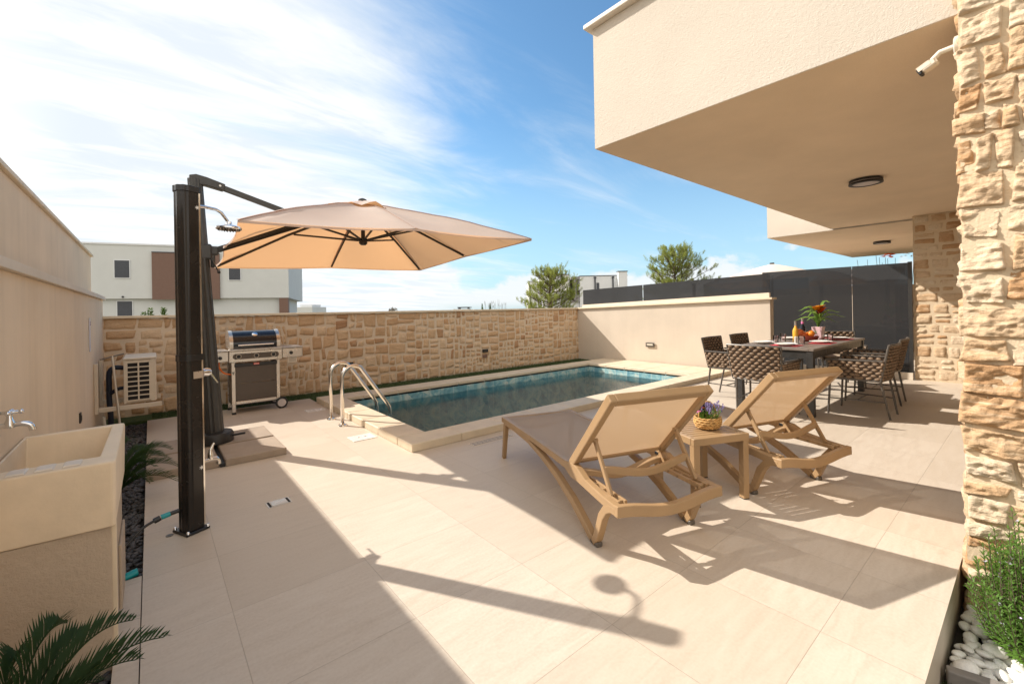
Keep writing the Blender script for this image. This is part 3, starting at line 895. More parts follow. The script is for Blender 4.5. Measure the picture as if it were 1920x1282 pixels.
# neighbour's house and yard behind the smoked glass
nh = thing('neighbour_house', 'neighbouring cream house whose overhanging storey shows beyond the first balcony', 'house', (14, 0, 0))
bx((10.87, -6.0, 2.9), (18.0, 3.93, 3.62), 'upper_storey', 'stucco', nh)
bx((10.875, -5.9, 2.896), (17.995, 3.925, 2.8995), 'bounce_tint_soffit', 'bounce_tint_soffit', nh)  # same painted bounce sheet below the neighbouring storey
bx((10.9, -6, 3.622), (18.05, 3.95, 3.66), 'parapet_cap', 'concrete_rim', nh)
bx((12, -6.0, -0.1), (18, -2.6, 2.897), 'ground_floor_wall', 'stucco', nh)
for nme, (lx, ly, lz), lab in (('a', (6.86, 1.35, UZ), 'round black rimmed ceiling lamp under the nearer overhang'), ('b', (13.9, 2.44, 2.9), 'round black rimmed ceiling lamp under the far overhang')):
    t = thing('ceiling_lamp', lab, 'lamp', (lx, ly, lz))
    m = MB(); m.lathe([(0.150, -0.001), (0.168, -0.012), (0.168, -0.03), (0.150, -0.035)], seg=40); m.build('housing', 'black', t, smooth=True)
    m = MB(); m.lathe([(0.160, -0.034), (0.160, -0.042)], seg=40); m.build('light_band', 'lamp_white', t, smooth=True)
    m = MB()
    seg = 40
    vs, fs = [], []
    for r_, z_ in ((0.135, -0.046), (0.172, -0.043), (0.172, -0.062), (0.138, -0.066)):
        for k in range(seg):
            a = 2 * math.pi * k / seg; vs.append((r_ * math.cos(a), r_ * math.sin(a), z_))
    for i in range(4):
        for k in range(seg):
            fs.append((i * seg + k, i * seg + (k + 1) % seg, ((i + 1) % 4) * seg + (k + 1) % seg, ((i + 1) % 4) * seg + k))
    m.add(vs, fs).build('rim', 'black', t, smooth=True)
    m = MB(); m.lathe([(0.136, -0.045), (0.136, -0.058), (0.10, -0.062)], seg=40); m.build('cover', 'lamp_white', t, smooth=True)

# ------------------------------------------------------------------ security camera on the pillar
sc_ = thing('security_camera', 'small white bullet security camera bracketed to the near stone pillar under the overhang', 'camera', (3.36, 0.31, 2.72))
m = MB(); m.lathe([(0.05, 0), (0.05, 0.02), (0.04, 0.025)], seg=20, mtx=Matrix.Translation((0.0, -0.06, 0.05)) @ Matrix.Rotation(R(-90), 4, 'X')); m.build('mount', 'white_plastic', sc_, smooth=True)
m = MB(); m.tube([(0, -0.04, 0.05), (0.0, 0.02, 0.045), (0.0, 0.05, 0.015)], 0.014, 12); m.build('arm', 'white_plastic', sc_, smooth=True)
m = MB()
dirc = V((0.05, 0.30, -0.14)).normalized()
mt = Matrix.Translation((0.0, 0.035, 0.005)) @ dirc.to_track_quat('Y', 'Z').to_matrix().to_4x4() @ Matrix.Scale(0.55, 4)
m.rbox((-0.040, -0.01, -0.036), (0.040, 0.12, 0.036), 0.014, mt); m.build('body', 'ac_cream', sc_, bevel=0.004)
m = MB(); m.rbox((-0.043, 0.03, 0.032), (0.043, 0.145, 0.042), 0.004, mt); m.rbox((-0.043, 0.03, -0.01), (-0.037, 0.14, 0.036), 0.003, mt); m.rbox((0.037, 0.03, -0.01), (0.043, 0.14, 0.036), 0.003, mt); m.build('sunshield', 'ac_cream', sc_)
m = MB(); m.rbox((-0.040, 0.121, -0.042), (0.040, 0.15, 0.031), 0.008, mt); m.build('lens_face', 'black', sc_)

# ------------------------------------------------------------------ sun loungers
def make_lounger():
    """local frame: +Y runs from the rear feet towards the foot end, X across (left side x=0, right side x=0.73)"""
    t = thing('sun_lounger', '', 'sun lounger')
    Wd = 0.73
    for x in (0.022, Wd - 0.022):
        rail = [((x, -0.235, 0.300), .026), ((x, -0.10, 0.305), .026), ((x, 0.10, 0.325), .028), ((x, 0.20, 0.350), .045), ((x, 0.27, 0.352), .050), ((x, 0.36, 0.362), .026), ((x, 0.9, 0.372), .020), ((x, 1.62, 0.370), .019)]
        m = MB(); m.strip(rail, 0, (1, 0, 0), 0.044); m.build('side_rail', 'resin', t, bevel=0.006)
        arc_ = [((x, 1.57, 0.345), .016), ((x, 1.3, 0.352), .018), ((x, 1.0, 0.338), .019), ((x, 0.75, 0.298), .021), ((x, 0.5, 0.237), .024), ((x, 0.28, 0.155), .027), ((x, 0.12, 0.072), .026), ((x, 0.035, 0.022), .022)]
        o = MB(); o.strip(arc_, 0, (1, 0, 0), 0.042)
        bk = [((x, -0.225, 0.292), .020), ((x, -0.17, 0.288), .022), ((x, -0.12, 0.262), .024), ((x, -0.075, 0.205), .025), ((x, -0.045, 0.13), .024), ((x, -0.012, 0.055), .023), ((x, 0.018, 0.012), .020)]
        o.strip(bk, 0, (1, 0, 0), 0.046)
        o.build('leg', 'resin', t, bevel=0.006)
        m = MB(); m.rbox((x - .022, -0.03, 0.0), (x + .022, 0.045, 0.03), .006); m.build('foot_pad', 'frame_grey', t)
        m = MB(); m.beam((x, 1.555, 0.36), (x, 1.635, 0.0), 0.040, 0.048, (0, 1, 0), 0.034, 0.040); m.build('leg', 'resin', t, bevel=0.005)
    # slatted inner ledge of the head end
    for x in (0.075, Wd - 0.075):
        m = MB(); m.box((x - .03, -0.19, 0.300), (x - .014, 0.2, 0.328)); m.box((x + .014, -0.19, 0.300), (x + .03, 0.2, 0.328))
        for k in range(5): m.box((x - .03, -0.17 + k * .085, 0.300), (x + .03, -0.15 + k * .085, 0.322))
        m.build('ratchet_rail', 'resin', t, bevel=0.003)
    def crossbar(y, z, sag, th, dep, name='crossbar', x0=0.03, x1=Wd - 0.03, bulge=0):
        m = MB(); n = 14; path = []
        for i in range(n + 1):
            u = i / n; s_ = math.sin(math.pi * u) ** 2 if bulge == 0 else math.sin(math.pi * u)
            path.append((V((x0 + (x1 - x0) * u, y - bulge * s_, z - sag * s_)), th / 2))
        m.strip(path, 0, (0, 1, 0), dep); m.build(name, 'resin', t, bevel=0.006)
    crossbar(-0.232, 0.300, 0.045, 0.062, 0.040, x0=0.0, x1=Wd)
    crossbar(0.27, 0.335, 0.060, 0.035, 0.06)
    crossbar(1.61, 0.365, 0.0, 0.045, 0.04, x0=0.0, x1=Wd)
    crossbar(1.54, 0.315, 0.03, 0.03, 0.03)
    # seat sling, gently sagging
    def sling(name, p0, p1, x0, x1, sag, ny=14, nx=12, th=0.003):
        p0, p1 = V(p0), V(p1)
        d_ = (p1 - p0).normalized(); nrm = V((1, 0, 0)).cross(d_)
        if nrm.z > 0: nrm = -nrm
        m = MB(); vs = []; fs = []
        for j in range(ny + 1):
            v = j / ny
            for i in range(nx + 1):
                u = i / nx
                s_ = sag * math.sin(math.pi * u) ** .7 * (0.5 + 0.5 * math.sin(math.pi * v))
                q = p0 + (p1 - p0) * v + nrm * s_
                vs.append((x0 + (x1 - x0) * u, q.y, q.z))
        for j in range(ny):
            for i in range(nx):
                k = j * (nx + 1) + i; fs.append((k, k + 1, k + nx + 2, k + nx + 1))
        m.add(vs, fs); return m.build(name, 'sling', t, smooth='all')
    sling('seat_sling', (0, 0.30, 0.385), (0, 1.60, 0.388), 0.018, Wd - .018, 0.016)
    # backrest
    H0, H1 = V((0, 0.285, 0.385)), V((0, -0.185, 0.900))
    dd = (H1 - H0).normalized(); nn = V((0, dd.z, -dd.y))
    if nn.y < 0: nn = -nn
    nn = -nn if nn.y > 0 else nn          # nn points backwards/down
    br = MB()
    for x in (0.024, Wd - 0.024):
        a = H0 + V((x, 0, 0)); b_ = H1 + V((x, 0, 0))
        br.beam(a, b_, 0.045, 0.055, nn)
    top = H1 - dd * 0.024
    br.beam(top + V((0.044, 0, 0)), top + V((Wd - .044, 0, 0)), 0.055, 0.052, dd)
    br.add([], [])
    bf = br.build('backrest_frame', 'resin', t, bevel=0.007)
    m = MB(); q = H0 + dd * .045
    m.beam(q + V((.05, 0, 0)) + nn * .01, q + V((Wd - .05, 0, 0)) + nn * .01, 0.014, 0.03, dd); m.build('lower_crossbar', 'resin', t, bevel=0.004)
    a, b_ = H0 + dd * 0.05, H1 - dd * 0.045
    sling('back_sling', a - nn * .004, b_ - nn * .004, 0.044, Wd - .044, 0.014)
    for x in (0.062, Wd - 0.062):
        m = MB(); s0 = H0 + dd * 0.30 + V((x, 0, 0)) + nn * .02; s1 = V((x, -0.10, 0.322))
        m.beam(s0, s1, 0.020, 0.028, (0, 1, 0)); m.build('strut', 'resin', t, bevel=0.004)
        m = MB(); m.tube([s0 + V((-.016, 0, 0)), s0 + V((.016, 0, 0))], 0.012, 10); m.build('hinge_pin', 'resin', t, smooth=True)
        m = MB(); h = H0 + V((x - .03 if x < .3 else x + .03, 0, 0)); m.rbox((h.x - .014, h.y - .022, h.z - .03), (h.x + .014, h.y + .02, h.z - .004), .004); m.build('hinge_block', 'black', t)
    # curved bar joining the struts
    m = MB(); n = 12; s0 = H0 + dd * 0.30 + nn * .02; s1 = V((0, -0.10, 0.322)); c_ = s0.lerp(s1, 0.55); path = []
    for i in range(n + 1):
        u = i / n; path.append((V((0.062 + (Wd - .124) * u, c_.y - 0.02 * math.sin(math.pi * u), c_.z - 0.045 * math.sin(math.pi * u) ** 1.5)), .022))
    m.strip(path, 0, (0, 1, 0), 0.026); m.build('strut_crossbar', 'resin', t, bevel=0.005)
    return t
LD = math.atan2(0.327, 0.945)
L1 = make_lounger()
L1.location = (1.985, 1.680, 0); L1.rotation_euler = (0, 0, -LD)
tag(L1, 'tan resin sun lounger with raised mesh back, nearest the pool corner', 'sun lounger', 'sun loungers beside the pool')
L2 = copy_tree(L1)
L2.location = (3.40, 1.372, 0); L2.rotation_euler = (0, 0, -LD - .0)
tag(L2, 'tan resin sun lounger with raised mesh back, in front of the dining set', 'sun lounger', 'sun loungers beside the pool')

# ------------------------------------------------------------------ side table with flower basket
st = thing('side_table', 'small square tan slatted side table between the two loungers', 'table', (2.875, 1.525, 0), -LD - 0.07)
S = 0.47; TH = 0.475
for x in (0.0, S - .05):
    for y in (0.0, S - .05):
        m = MB(); m.rbox((x, y, 0.004), (x + .05, y + .05, TH - .004), .004); m.build('leg', 'resin', st)
        m = MB(); m.box((x + .002, y + .002, 0), (x + .048, y + .048, 0.006)); m.build('foot_pad', 'black', st)
m = MB()
m.rbox((-.003, -.003, TH - .052), (S + .003, .03, TH), .004); m.rbox((-.003, S - .03, TH - .052), (S + .003, S + .003, TH), .004)
m.rbox((-.003, .031, TH - .052), (.03, S - .031, TH), .004); m.rbox((S - .03, .031, TH - .052), (S + .003, S - .031, TH), .004)
m.build('apron', 'resin', st)
m = MB()
ns = 9; wsl = (S - .062) / ns
for i in range(ns): m.rbox((.031, .031 + i * wsl + .004, TH - .016), (S - .031, .031 + (i + 1) * wsl - .004, TH - .003), .003)
m.build('tabletop', 'resin', st)

bk = thing('flower_basket', 'small golden wicker basket with a hoop handle standing on the side table', 'basket', (3.222, 1.600, TH))
m = MB(); seg = 40; vs = []; fs = []
prof = [(0.050, 0.0), (0.072, 0.006), (0.088, 0.025), (0.096, 0.05), (0.094, 0.075), (0.090, 0.088), (0.083, 0.085), (0.080, 0.06), (0.0, 0.058)]
for i, (r_, z_) in enumerate(prof):
    for k in range(seg):
        a = 2 * math.pi * k / seg
        w_ = 0.0028 * math.sin(k * math.pi + i * math.pi) + 0.0015 * math.sin(5 * a + i)
        vs.append(((r_ + w_) * math.cos(a) * 1.05, (r_ + w_) * math.sin(a) * .95, z_))
for i in range(len(prof) - 1):
    for k in range(seg): fs.append((i * seg + k, i * seg + (k + 1) % seg, (i + 1) * seg + (k + 1) % seg, (i + 1) * seg + k))
m.add(vs, fs)
for z_, r_ in ((0.018, 0.086), (0.034, 0.094), (0.05, 0.099), (0.066, 0.098), (0.084, 0.094)):
    pts = []
    for k in range(64):
        a = 2 * math.pi * k / 64; w_ = 0.004 * math.sin(16 * a + z_ * 190)
        pts.append(((r_ + w_ * .6) * math.cos(a) * 1.05, (r_ + w_ * .6) * math.sin(a) * .95, z_ + w_))
    m.tube(pts, 0.0052, 6, closed=True)
m.build('basket_bowl', 'wicker', bk, smooth='all')
m = MB(); pts = []
for k in range(29):
    a = math.pi * k / 28; pts.append((math.cos(a) * 0.074 * 0.86 + .002 * math.sin(k * 2.4), -math.cos(a) * 0.074 * 0.50, 0.075 + math.sin(a) * 0.125))
m.tube(pts, 0.0055, 7); m.build('hoop_handle', 'wicker', bk, smooth='all')
rg = random.Random(21)
m = MB(); fl = MB()
for i in range(54):
    a = rg.uniform(0, 6.28); r_ = rg.uniform(0, .058); x, y = r_ * math.cos(a), r_ * math.sin(a)
    lean = V((x * 1.9 + rg.uniform(-.3, .3) * .1, y * 1.9 + rg.uniform(-.3, .3) * .1, 1)); lean = V((x * 9, y * 9, 1)).normalized()
    h = rg.uniform(.075, .125)
    tip = V((x, y, .06)) + lean * h
    m.beam((x, y, .06), tip, .002, .002)
    for k in range(9):
        q = V((x, y, .06)).lerp(tip, rg.uniform(.1, .8)); dd_ = V((rg.uniform(-1, 1), rg.uniform(-1, 1), rg.uniform(.1, .8)))
        m.leaf(q, dd_, V((0, 0, 1)), rg.uniform(.018, .032), .007)
    if rg.random() < .8:
        fl = MB()
        for k in range(9):
            q = V((x, y, .06)) + lean * (h + (k - 3) * .006)
            fl.ball(q + V((rg.uniform(-.005, .005), rg.uniform(-.005, .005), 0)), rg.uniform(.0035, .0065), 5, 3)
        fl.build('lavender_spike', 'flower_purple', bk)
m.build('foliage', 'leaf_bright', bk)
# orange blossoms and pink blossoms at the back left of the basket
def blossom(mb, c, r, rg, n=9, up=0.4):
    for k in range(n):
        a = 2 * math.pi * k / n + rg.uniform(-.2, .2)
        d_ = V((math.cos(a), math.sin(a), up + rg.uniform(-.2, .3)))
        mb.leaf(c, d_, V((0, 0, 1)), r * rg.uniform(.8, 1.1), r * .8, 0.5)
m = MB()
for c_ in ((-.065, .035, .165), (-.04, .045, .18), (-.05, .02, .15), (-.075, .05, .185), (-.035, .03, .195)): blossom(m, V(c_), .030, rg)
m.build('orange_blossoms', 'flower_orange', bk)
m = MB()
for c_ in ((-.085, .02, .135), (-.09, .035, .15), (-.10, .03, .13)): blossom(m, V(c_), .018, rg)
m.build('pink_blossoms', 'flower_pink', bk)

# ------------------------------------------------------------------ dining table
dt = thing('dining_table', 'long dark grey dining table with slatted top laid for a meal', 'table', (7.44, 2.215, 0))
TX0, TX1, TY0, TY1, TZ = 6.22, 8.66, 1.76, 2.67, 0.84
for x, y in ((TX0, TY0), (TX0, TY1 - .075), (TX1 - .075, TY0), (TX1 - .075, TY1 - .075)):
    m = MB(); m.rbox((x, y, 0), (x + .075, y + .075, TZ - .03), .003); loc(m, dt).build('leg', 'mast_grey', dt)
m = MB()
m.box((TX0 + .01, TY0 + .012, TZ - .125), (TX1 - .01, TY0 + .04, TZ - .03)); m.box((TX0 + .01, TY1 - .04, TZ - .125), (TX1 - .01, TY1 - .012, TZ - .03))
m.box((TX0 + .012, TY0 + .041, TZ - .125), (TX0 + .04, TY1 - .041, TZ - .03)); m.box((TX1 - .04, TY0 + .041, TZ - .125), (TX1 - .012, TY1 - .041, TZ - .03))
loc(m, dt).build('apron', 'mast_grey', dt)
m = MB()
m.rbox((TX0 - .01, TY0 - .01, TZ - .028), (TX1 + .01, TY0 + .04, TZ), .003); m.rbox((TX0 - .01, TY1 - .04, TZ - .028), (TX1 + .01, TY1 + .01, TZ), .003)
m.rbox((TX0 - .01, TY0 + .042, TZ - .028), (TX0 + .05, TY1 - .042, TZ), .003); m.rbox((TX1 - .05, TY0 + .042, TZ - .028), (TX1 + .01, TY1 - .042, TZ), .003)
n = 8
for i in range(n):
    a = TY0 + .042 + (TY1 - TY0 - .084) * i / n; b_ = TY0 + .042 + (TY1 - TY0 - .084) * (i + 1) / n
    m.rbox((TX0 + .052, a + .003, TZ - .024), (TX1 - .052, b_ - .003, TZ - .002), .003)
loc(m, dt).build('tabletop', 'table_top', dt)

# ------------------------------------------------------------------ woven armchairs
def make_chair():
    t = thing('woven_armchair', '', 'chair')
    ZS, ZA, ZB = 0.455, 0.69, 0.895
    fr = MB()
    # seat ring, arms and back frame (square-ish tube)
    hw = 0.275
    m = MB()
    m.beam((-hw, .24, ZS), (hw, .24, ZS), .028, .028); m.beam((-hw, -.25, ZS), (hw, -.25, ZS), .028, .028)
    m.beam((-hw, -.26, ZS), (-hw, .25, ZS), .028, .028); m.beam((hw, -.26, ZS), (hw, .25, ZS), .028, .028)
    m.build('seat_frame', 'frame_grey', t, bevel=.003)
    for s_ in (-1, 1):
        m = MB(); m.tube([(s_ * (hw + .005), .245, ZS), (s_ * .292, .268, 0.0)], [.0135, .0115], 10); m.build('leg', 'frame_grey', t, smooth=True)
        m = MB(); m.tube([(s_ * (hw - .03), -.245, ZS), (s_ * .205, -.325, 0.0)], [.0135, .0115], 10); m.build('leg', 'frame_grey', t, smooth=True)
        m = MB(); m.beam((s_ * .315, -.285, ZA + .012), (s_ * .315, .275, ZA), .030, .020); m.beam((s_ * .315, .27, ZA), (s_ * (hw + .005), .25, ZS), .022, .022, (0, 1, 0)); m.build('armrest', 'frame_grey', t, bevel=.003)
    def bp(u, v):   # back surface: u -1..1 across, v 0..1 up
        w_ = 0.285 + 0.03 * v
        y = -.255 - 0.085 * v - 0.035 * (1 - u * u)
        return V((u * w_, y, ZS + .005 + (ZB - ZS - .01) * v))
    m = MB()
    pts = [bp(-1, 0)] + [bp(-1, k / 6) for k in range(1, 7)]; m.tube(pts, .012, 8)
    pts = [bp(1, k / 6) for k in range(7)]; m.tube(pts, .012, 8)
    pts = [bp(-1 + 2 * k / 10, 1) for k in range(11)]; m.tube(pts, .013, 8)
    pts = [bp(-1 + 2 * k / 10, 0) for k in range(11)]; m.tube(pts, .012, 8)
    m.build('back_frame', 'frame_grey', t, smooth=True)
    m = MB()
    m.tube([(-.285, .262, .2), (-.205, -.295, .2)], .0085, 7); m.tube([(.285, .262, .2), (.205, -.295, .2)], .0085, 7); m.tube([(-.245, -.02, .2), (.245, -.02, .2)], .0085, 7)
    m.build('stretcher', 'frame_grey', t, smooth=True)
    def weave(name, fn, nu, nv, ru, rv, rn, skip=None):
        m = MB()
        for j in range(nv):
            for i in range(nu + (j % 2)):
                u = (i + (0.5 if j % 2 == 0 else 0.0)) / nu; v = (j + .5) / nv
                if u > 1.0001: continue
                e = 1e-3
                u_ = min(max(u, .03), .97)
                p = fn(u_, v); du = (fn(min(1, u_ + e), v) - fn(max(0, u_ - e), v)).normalized(); dv = (fn(u_, min(1, v + e)) - fn(u_, max(0, v - e)))
                dv = (dv - du * dv.dot(du)).normalized(); nn_ = du.cross(dv)
                mt = Matrix((( du.x, dv.x, nn_.x, p.x), (du.y, dv.y, nn_.y, p.y), (du.z, dv.z, nn_.z, p.z), (0, 0, 0, 1)))
                mt = mt @ Matrix.Rotation(R(12 if j % 2 else -12), 4, 'Z')
                k = 0.55 if (u < .03 or u > .97) else 1
                m.ball((0, 0, 0), (ru * k, rv, rn), 8, 6, mt)
        o = m.build(name, 'rope', t, smooth='all')
        # dark backing sheet, shade between the knots put into its colour
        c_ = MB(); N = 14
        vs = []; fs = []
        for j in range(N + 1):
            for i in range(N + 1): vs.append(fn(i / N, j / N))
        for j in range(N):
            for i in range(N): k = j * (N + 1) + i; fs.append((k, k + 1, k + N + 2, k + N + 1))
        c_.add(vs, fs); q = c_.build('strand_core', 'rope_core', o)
        return o
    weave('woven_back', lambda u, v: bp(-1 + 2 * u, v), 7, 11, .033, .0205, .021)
    def side(s_):
        def f(u, v):
            y = -.30 + .565 * u + (.035 * (1 - v) if u < .5 else -.012 * (1 - v))
            x = s_ * (.280 + .035 * v)
            return V((x, y, ZS + .01 + (ZA - ZS - .02) * v))
        return f
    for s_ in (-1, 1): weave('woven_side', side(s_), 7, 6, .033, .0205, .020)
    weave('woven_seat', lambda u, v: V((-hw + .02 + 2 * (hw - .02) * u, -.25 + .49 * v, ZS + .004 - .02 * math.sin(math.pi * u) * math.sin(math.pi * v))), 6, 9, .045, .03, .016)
    m = MB(); m.rbox((-.25, -.23, ZS + .016), (.25, .235, ZS + .05), .015); m.build('seat_cushion', 'sling_solid', t, bevel=.008)
    return t
MAT['sling_solid'] = simple('taupe_cushion_fabric', (0.36, 0.28, 0.20), 0.9, var=.08, bump=.3, bscale=300)
ch = make_chair()
G_CH = 'woven armchairs around the dining table'
chairs = [
    ((6.93, 1.455, 0), 0.0, 'brown woven armchair on the near long side, its back closest to the camera'),
    ((7.94, 1.52, 0), R(2), 'brown woven armchair beside it, nearer the smoked glass and stone pier'),
    ((6.83, 2.965, 0), R(180), 'brown woven armchair on the pool side, nearer the loungers'),
    ((7.80, 2.965, 0), R(178), 'brown woven armchair on the pool side, nearer the smoked glass'),
    ((6.06, 2.25, 0), R(-91), 'brown woven armchair at the near head of the table, its back turned to us'),
    ((9.02, 2.18, 0), R(117), 'brown woven armchair at the far head of the table by the glass'),
]
for i, (l, rz, lab) in enumerate(chairs):
    o = ch if i == 0 else copy_tree(ch)
    o.location = l; o.rotation_euler = (0, 0, rz)
    tag(o, lab, 'chair', G_CH)

# ------------------------------------------------------------------ things on the dining table
G_PL = 'place settings on the dining table'
def plate(x, y, lab, mat_dx=0.0, mat_dy=0.0, rz=0, mat=True):
    if mat: placemat(x, y, lab, mat_dx, mat_dy, rz)
    dinner(x, y, lab)
def placemat(x, y, lab, mat_dx, mat_dy, rz):
    pmt = MB(); pmt.rbox((-.165, -.13, 0), (.165, .13, .004), .001)
    q = pmt.build('placemat', 'placemat'); q.location = (x + mat_dx, y + mat_dy, TZ + .0005); q.rotation_euler = (0, 0, rz)
    tag(q, 'red placemat under the ' + lab, 'placemat', 'red placemats on the dining table')
def dinner(x, y, lab):
    t = thing('plate', 'white ' + lab, 'plate', (x, y, TZ + .005), 0, 'white dinner plates on the dining table')
    m = MB(); m.lathe([(.075, 0), (.08, .003), (.13, .018), (.138, .022), (.136, .025), (.128, .022), (.085, .008), (.0, .007)], seg=32); m.build('dinner_plate', 'white_pure', t, smooth=True)
    m = MB(); m.lathe([(.05, .0085), (.055, .011), (.095, .026), (.10, .029), (.098, .031), (.09, .027), (.055, .014), (.0, .013)], seg=32); m.build('soup_plate', 'white_pure', t, smooth=True)
plate(6.72, 2.50, 'plate nearest the left end of the table, pool side', mat=False)
plate(6.54, 2.16, 'plate at the near head of the table', 0.03, 0, R(90))
plate(7.23, 1.95, 'plate in the middle of the near side', 0.0, -.02)
plate(8.12, 1.95, 'plate toward the far end of the near side', 0.0, -.02)
plate(7.75, 2.50, 'plate on the pool side beyond the fruit basket', mat=False)
plate(8.42, 2.25, 'plate at the far head of the table', 0.0, 0, R(90))
def tumbler(x, y, h, r, lab, mat='pink_glass', boxy=False):
    m = MB()
    t_ = .003
    m.lathe([(r * .8, 0), (r, h), (r - t_, h), (r * .8 - t_, .008), (0, .008)], seg=20 if not boxy else 4)
    o = m.build('tumbler', mat, smooth=True); o.location = (x, y, TZ + .0005); o.rotation_euler = (0, 0, R(30))
    tag(o, lab, 'glass', 'pink tinted tumblers on the dining table')
tumbler(7.05, 2.46, .10, .040, 'pink tinted tumbler right beside the leftmost plate')
tumbler(7.28, 2.44, .115, .042, 'pink tinted tumbler left of the fruit and the golden bottle')
tumbler(6.95, 2.10, .105, .043, 'pale floral tumbler in front of the golden bottle', 'pink_glass')
tumbler(7.78, 1.98, .10, .04, 'pink tinted tumbler right of the flower pot')
tumbler(8.02, 2.15, .11, .042, 'pink tinted tumbler near the far plates')
nb_ = thing('napkin_holder', 'small pale floral napkin holder in front of the golden bottle', 'holder', (7.04, 2.16, TZ))
m = MB(); m.rbox((-.055, -.02, 0), (.055, -.016, .085), .001); m.rbox((-.055, .016, 0), (.055, .02, .085), .001); m.rbox((-.055, -.016, 0), (.055, .016, .004), .001); m.build('holder_frame', 'white_pure', nb_)
m = MB(); m.rbox((-.05, -.013, .005), (.05, .013, .095), .002); m.build('napkins', 'white_plastic', nb_)
nb_.rotation_euler = (0, 0, R(-50))
def bottle(x, y, mat, cap_mat, lab, h=.31, r=.038, band=None):
    t = thing('wine_bottle', lab, 'bottle', (x, y, TZ), 0, 'wine bottles on the dining table')
    m = MB(); m.lathe([(r * .9, 0), (r, .006), (r, h * .52), (r * .86, h * .60), (r * .42, h * .70), (r * .36, h * .78), (r * .36, h * .80)], seg=24); m.build('bottle_glass', mat, t, smooth=True)
    m = MB(); m.lathe([(r * .39, h * .78), (r * .40, h * .97), (r * .46, h * .975), (r * .46, h), (0, h)], seg=20); m.build('capsule', cap_mat, t, smooth=True)
    if band:
        m = MB(); m.lathe([(r * .44, h * .76), (r * .44, h * .86)], seg=20); m.build('neck_band', band, t, smooth=True)
        m = MB(); m.lathe([(r * 1.01, h * .2), (r * 1.01, h * .42)], seg=20); m.build('label_band', 'white_plastic', t, smooth=True)
bottle(7.36, 2.30, 'wine_gold', 'steel', 'golden wine bottle with silver neck standing before the fruit', .30)
bottle(7.66, 2.30, 'wine_dark', 'steel', 'dark wine bottle with a pink neck band left of the potted flower', .33, .04, 'flower_pink')
fb = thing('fruit_basket', 'dark red basket of fruit with an orange and a pineapple top', 'basket', (7.50, 2.17, TZ))
m = MB(); m.lathe([(.07, 0), (.10, .01), (.125, .075), (.12, .08), (.10, .03), (0, .02)], seg=24); m.build('basket_bowl', 'dark_red', fb, smooth=True)
m = MB(); m.ball((-.03, -.035, .115), .048, 16, 10); m.build('orange', 'orange_fruit', fb, smooth='all')
m = MB(); m.ball((-.09, .10, .13), (.062, .062, .052), 16, 10); m.ball((-.06, .05, .09), .05, 14, 8); m.build('apple', 'pumpkin', fb, smooth='all')
m = MB(); m.ball((.03, .01, .10), .04, 14, 8); m.ball((-.015, .03, .09), .04, 14, 8); m.build('orange', 'orange_fruit', fb, smooth='all')
m = MB(); rg = random.Random(3)
for k in range(40):
    a = rg.uniform(0, 6.28); el = rg.uniform(.1, 1.3)
    d_ = V((math.cos(a) * math.cos(el) + .35, math.sin(a) * math.cos(el) - .35, math.sin(el)))
    m.leaf((.085, -.03, .085), d_, V((0, 0, 1)), rg.uniform(.06, .10), .014, .3)
m.build('pineapple_leaves', 'pine_pale', fb)
po = thing('potted_bromeliad', 'orange and red bromeliad in a square pale pink pot on the dining table', 'potted plant', (7.86, 2.15, TZ))
def frustum(mb, r0, r1, h, z0=0):
    a, b_ = r0, r1
    mb.hull([(-a, -a, z0), (a, -a, z0), (a, a, z0), (-a, a, z0)], [(-b_, -b_, z0 + h), (b_, -b_, z0 + h), (b_, b_, z0 + h), (-b_, b_, z0 + h)])
m = MB(); frustum(m, .052, .072, .20); m.build('pot', 'pot_pink', po, bevel=.006)
rg = random.Random(8)
def ribbon(mb, p, az_, L, w, rise, droop, n=8):
    """arching strap leaf"""
    d_ = V((math.cos(az_), math.sin(az_), 0)); sd = V((-d_.y, d_.x, 0)); vs = []; fs = []
    for i in range(n + 1):
        u = i / n
        q = V(p) + d_ * (L * u * (0.35 + 0.65 * u)) + V((0, 0, rise * math.sin(min(1, u * 1.15) * math.pi * .62) - droop * u ** 3))
        ww = w * (0.45 + 0.55 * math.sin(math.pi * min(1, u * .9 + .1))) * (1 - u ** 5) / 2 + .0005
        vs += [q - sd * ww + V((0, 0, ww * .5)), q + V((0, 0, -ww * .25)), q + sd * ww + V((0, 0, ww * .5))]
    for i in range(n):
        b_ = i * 3; fs += [(b_, b_ + 1, b_ + 4, b_ + 3), (b_ + 1, b_ + 2, b_ + 5, b_ + 4)]
    mb.add(vs, fs)
m = MB(); yaw0 = -0.69
for k, (a, L, rise, dr) in enumerate([(140, .32, .30, .05), (120, .27, .25, .08), (-40, .36, .24, .02), (-55, .38, .19, .04), (-20, .30, .36, -.02), (150, .22, .16, .06), (100, .2, .3, .02), (-75, .25, .14, .07), (200, .2, .2, .03), (60, .22, .26, .05), (10, .3, .22, .06), (170, .34, .24, .09), (-100, .2, .22, .05), (35, .16, .16, .05), (-140, .22, .14, .04), (130, .36, .16, .06)]):
    ribbon(m, (0, 0, .19), R(a), L * .95, .048, rise * 1.1, dr)
m.build('strap_leaves', 'leaf_bright', po, smooth='all')
m = MB()
for k in range(9): ribbon(m, (0, 0, .19), R(k * 40), .07 + .02 * (k % 3), .022, .24, 0)
m.build('red_inner_leaves', 'leaf_red', po, smooth='all')
m = MB(); m2 = MB()
for c_, r_ in (((-.05, .03, .44), .06), ((.0, .0, .46), .055), ((-.02, .05, .43), .05)): blossom(m, V(c_) + V((0, -.03, .02)), r_ * 1.7, rg, 18, .9)
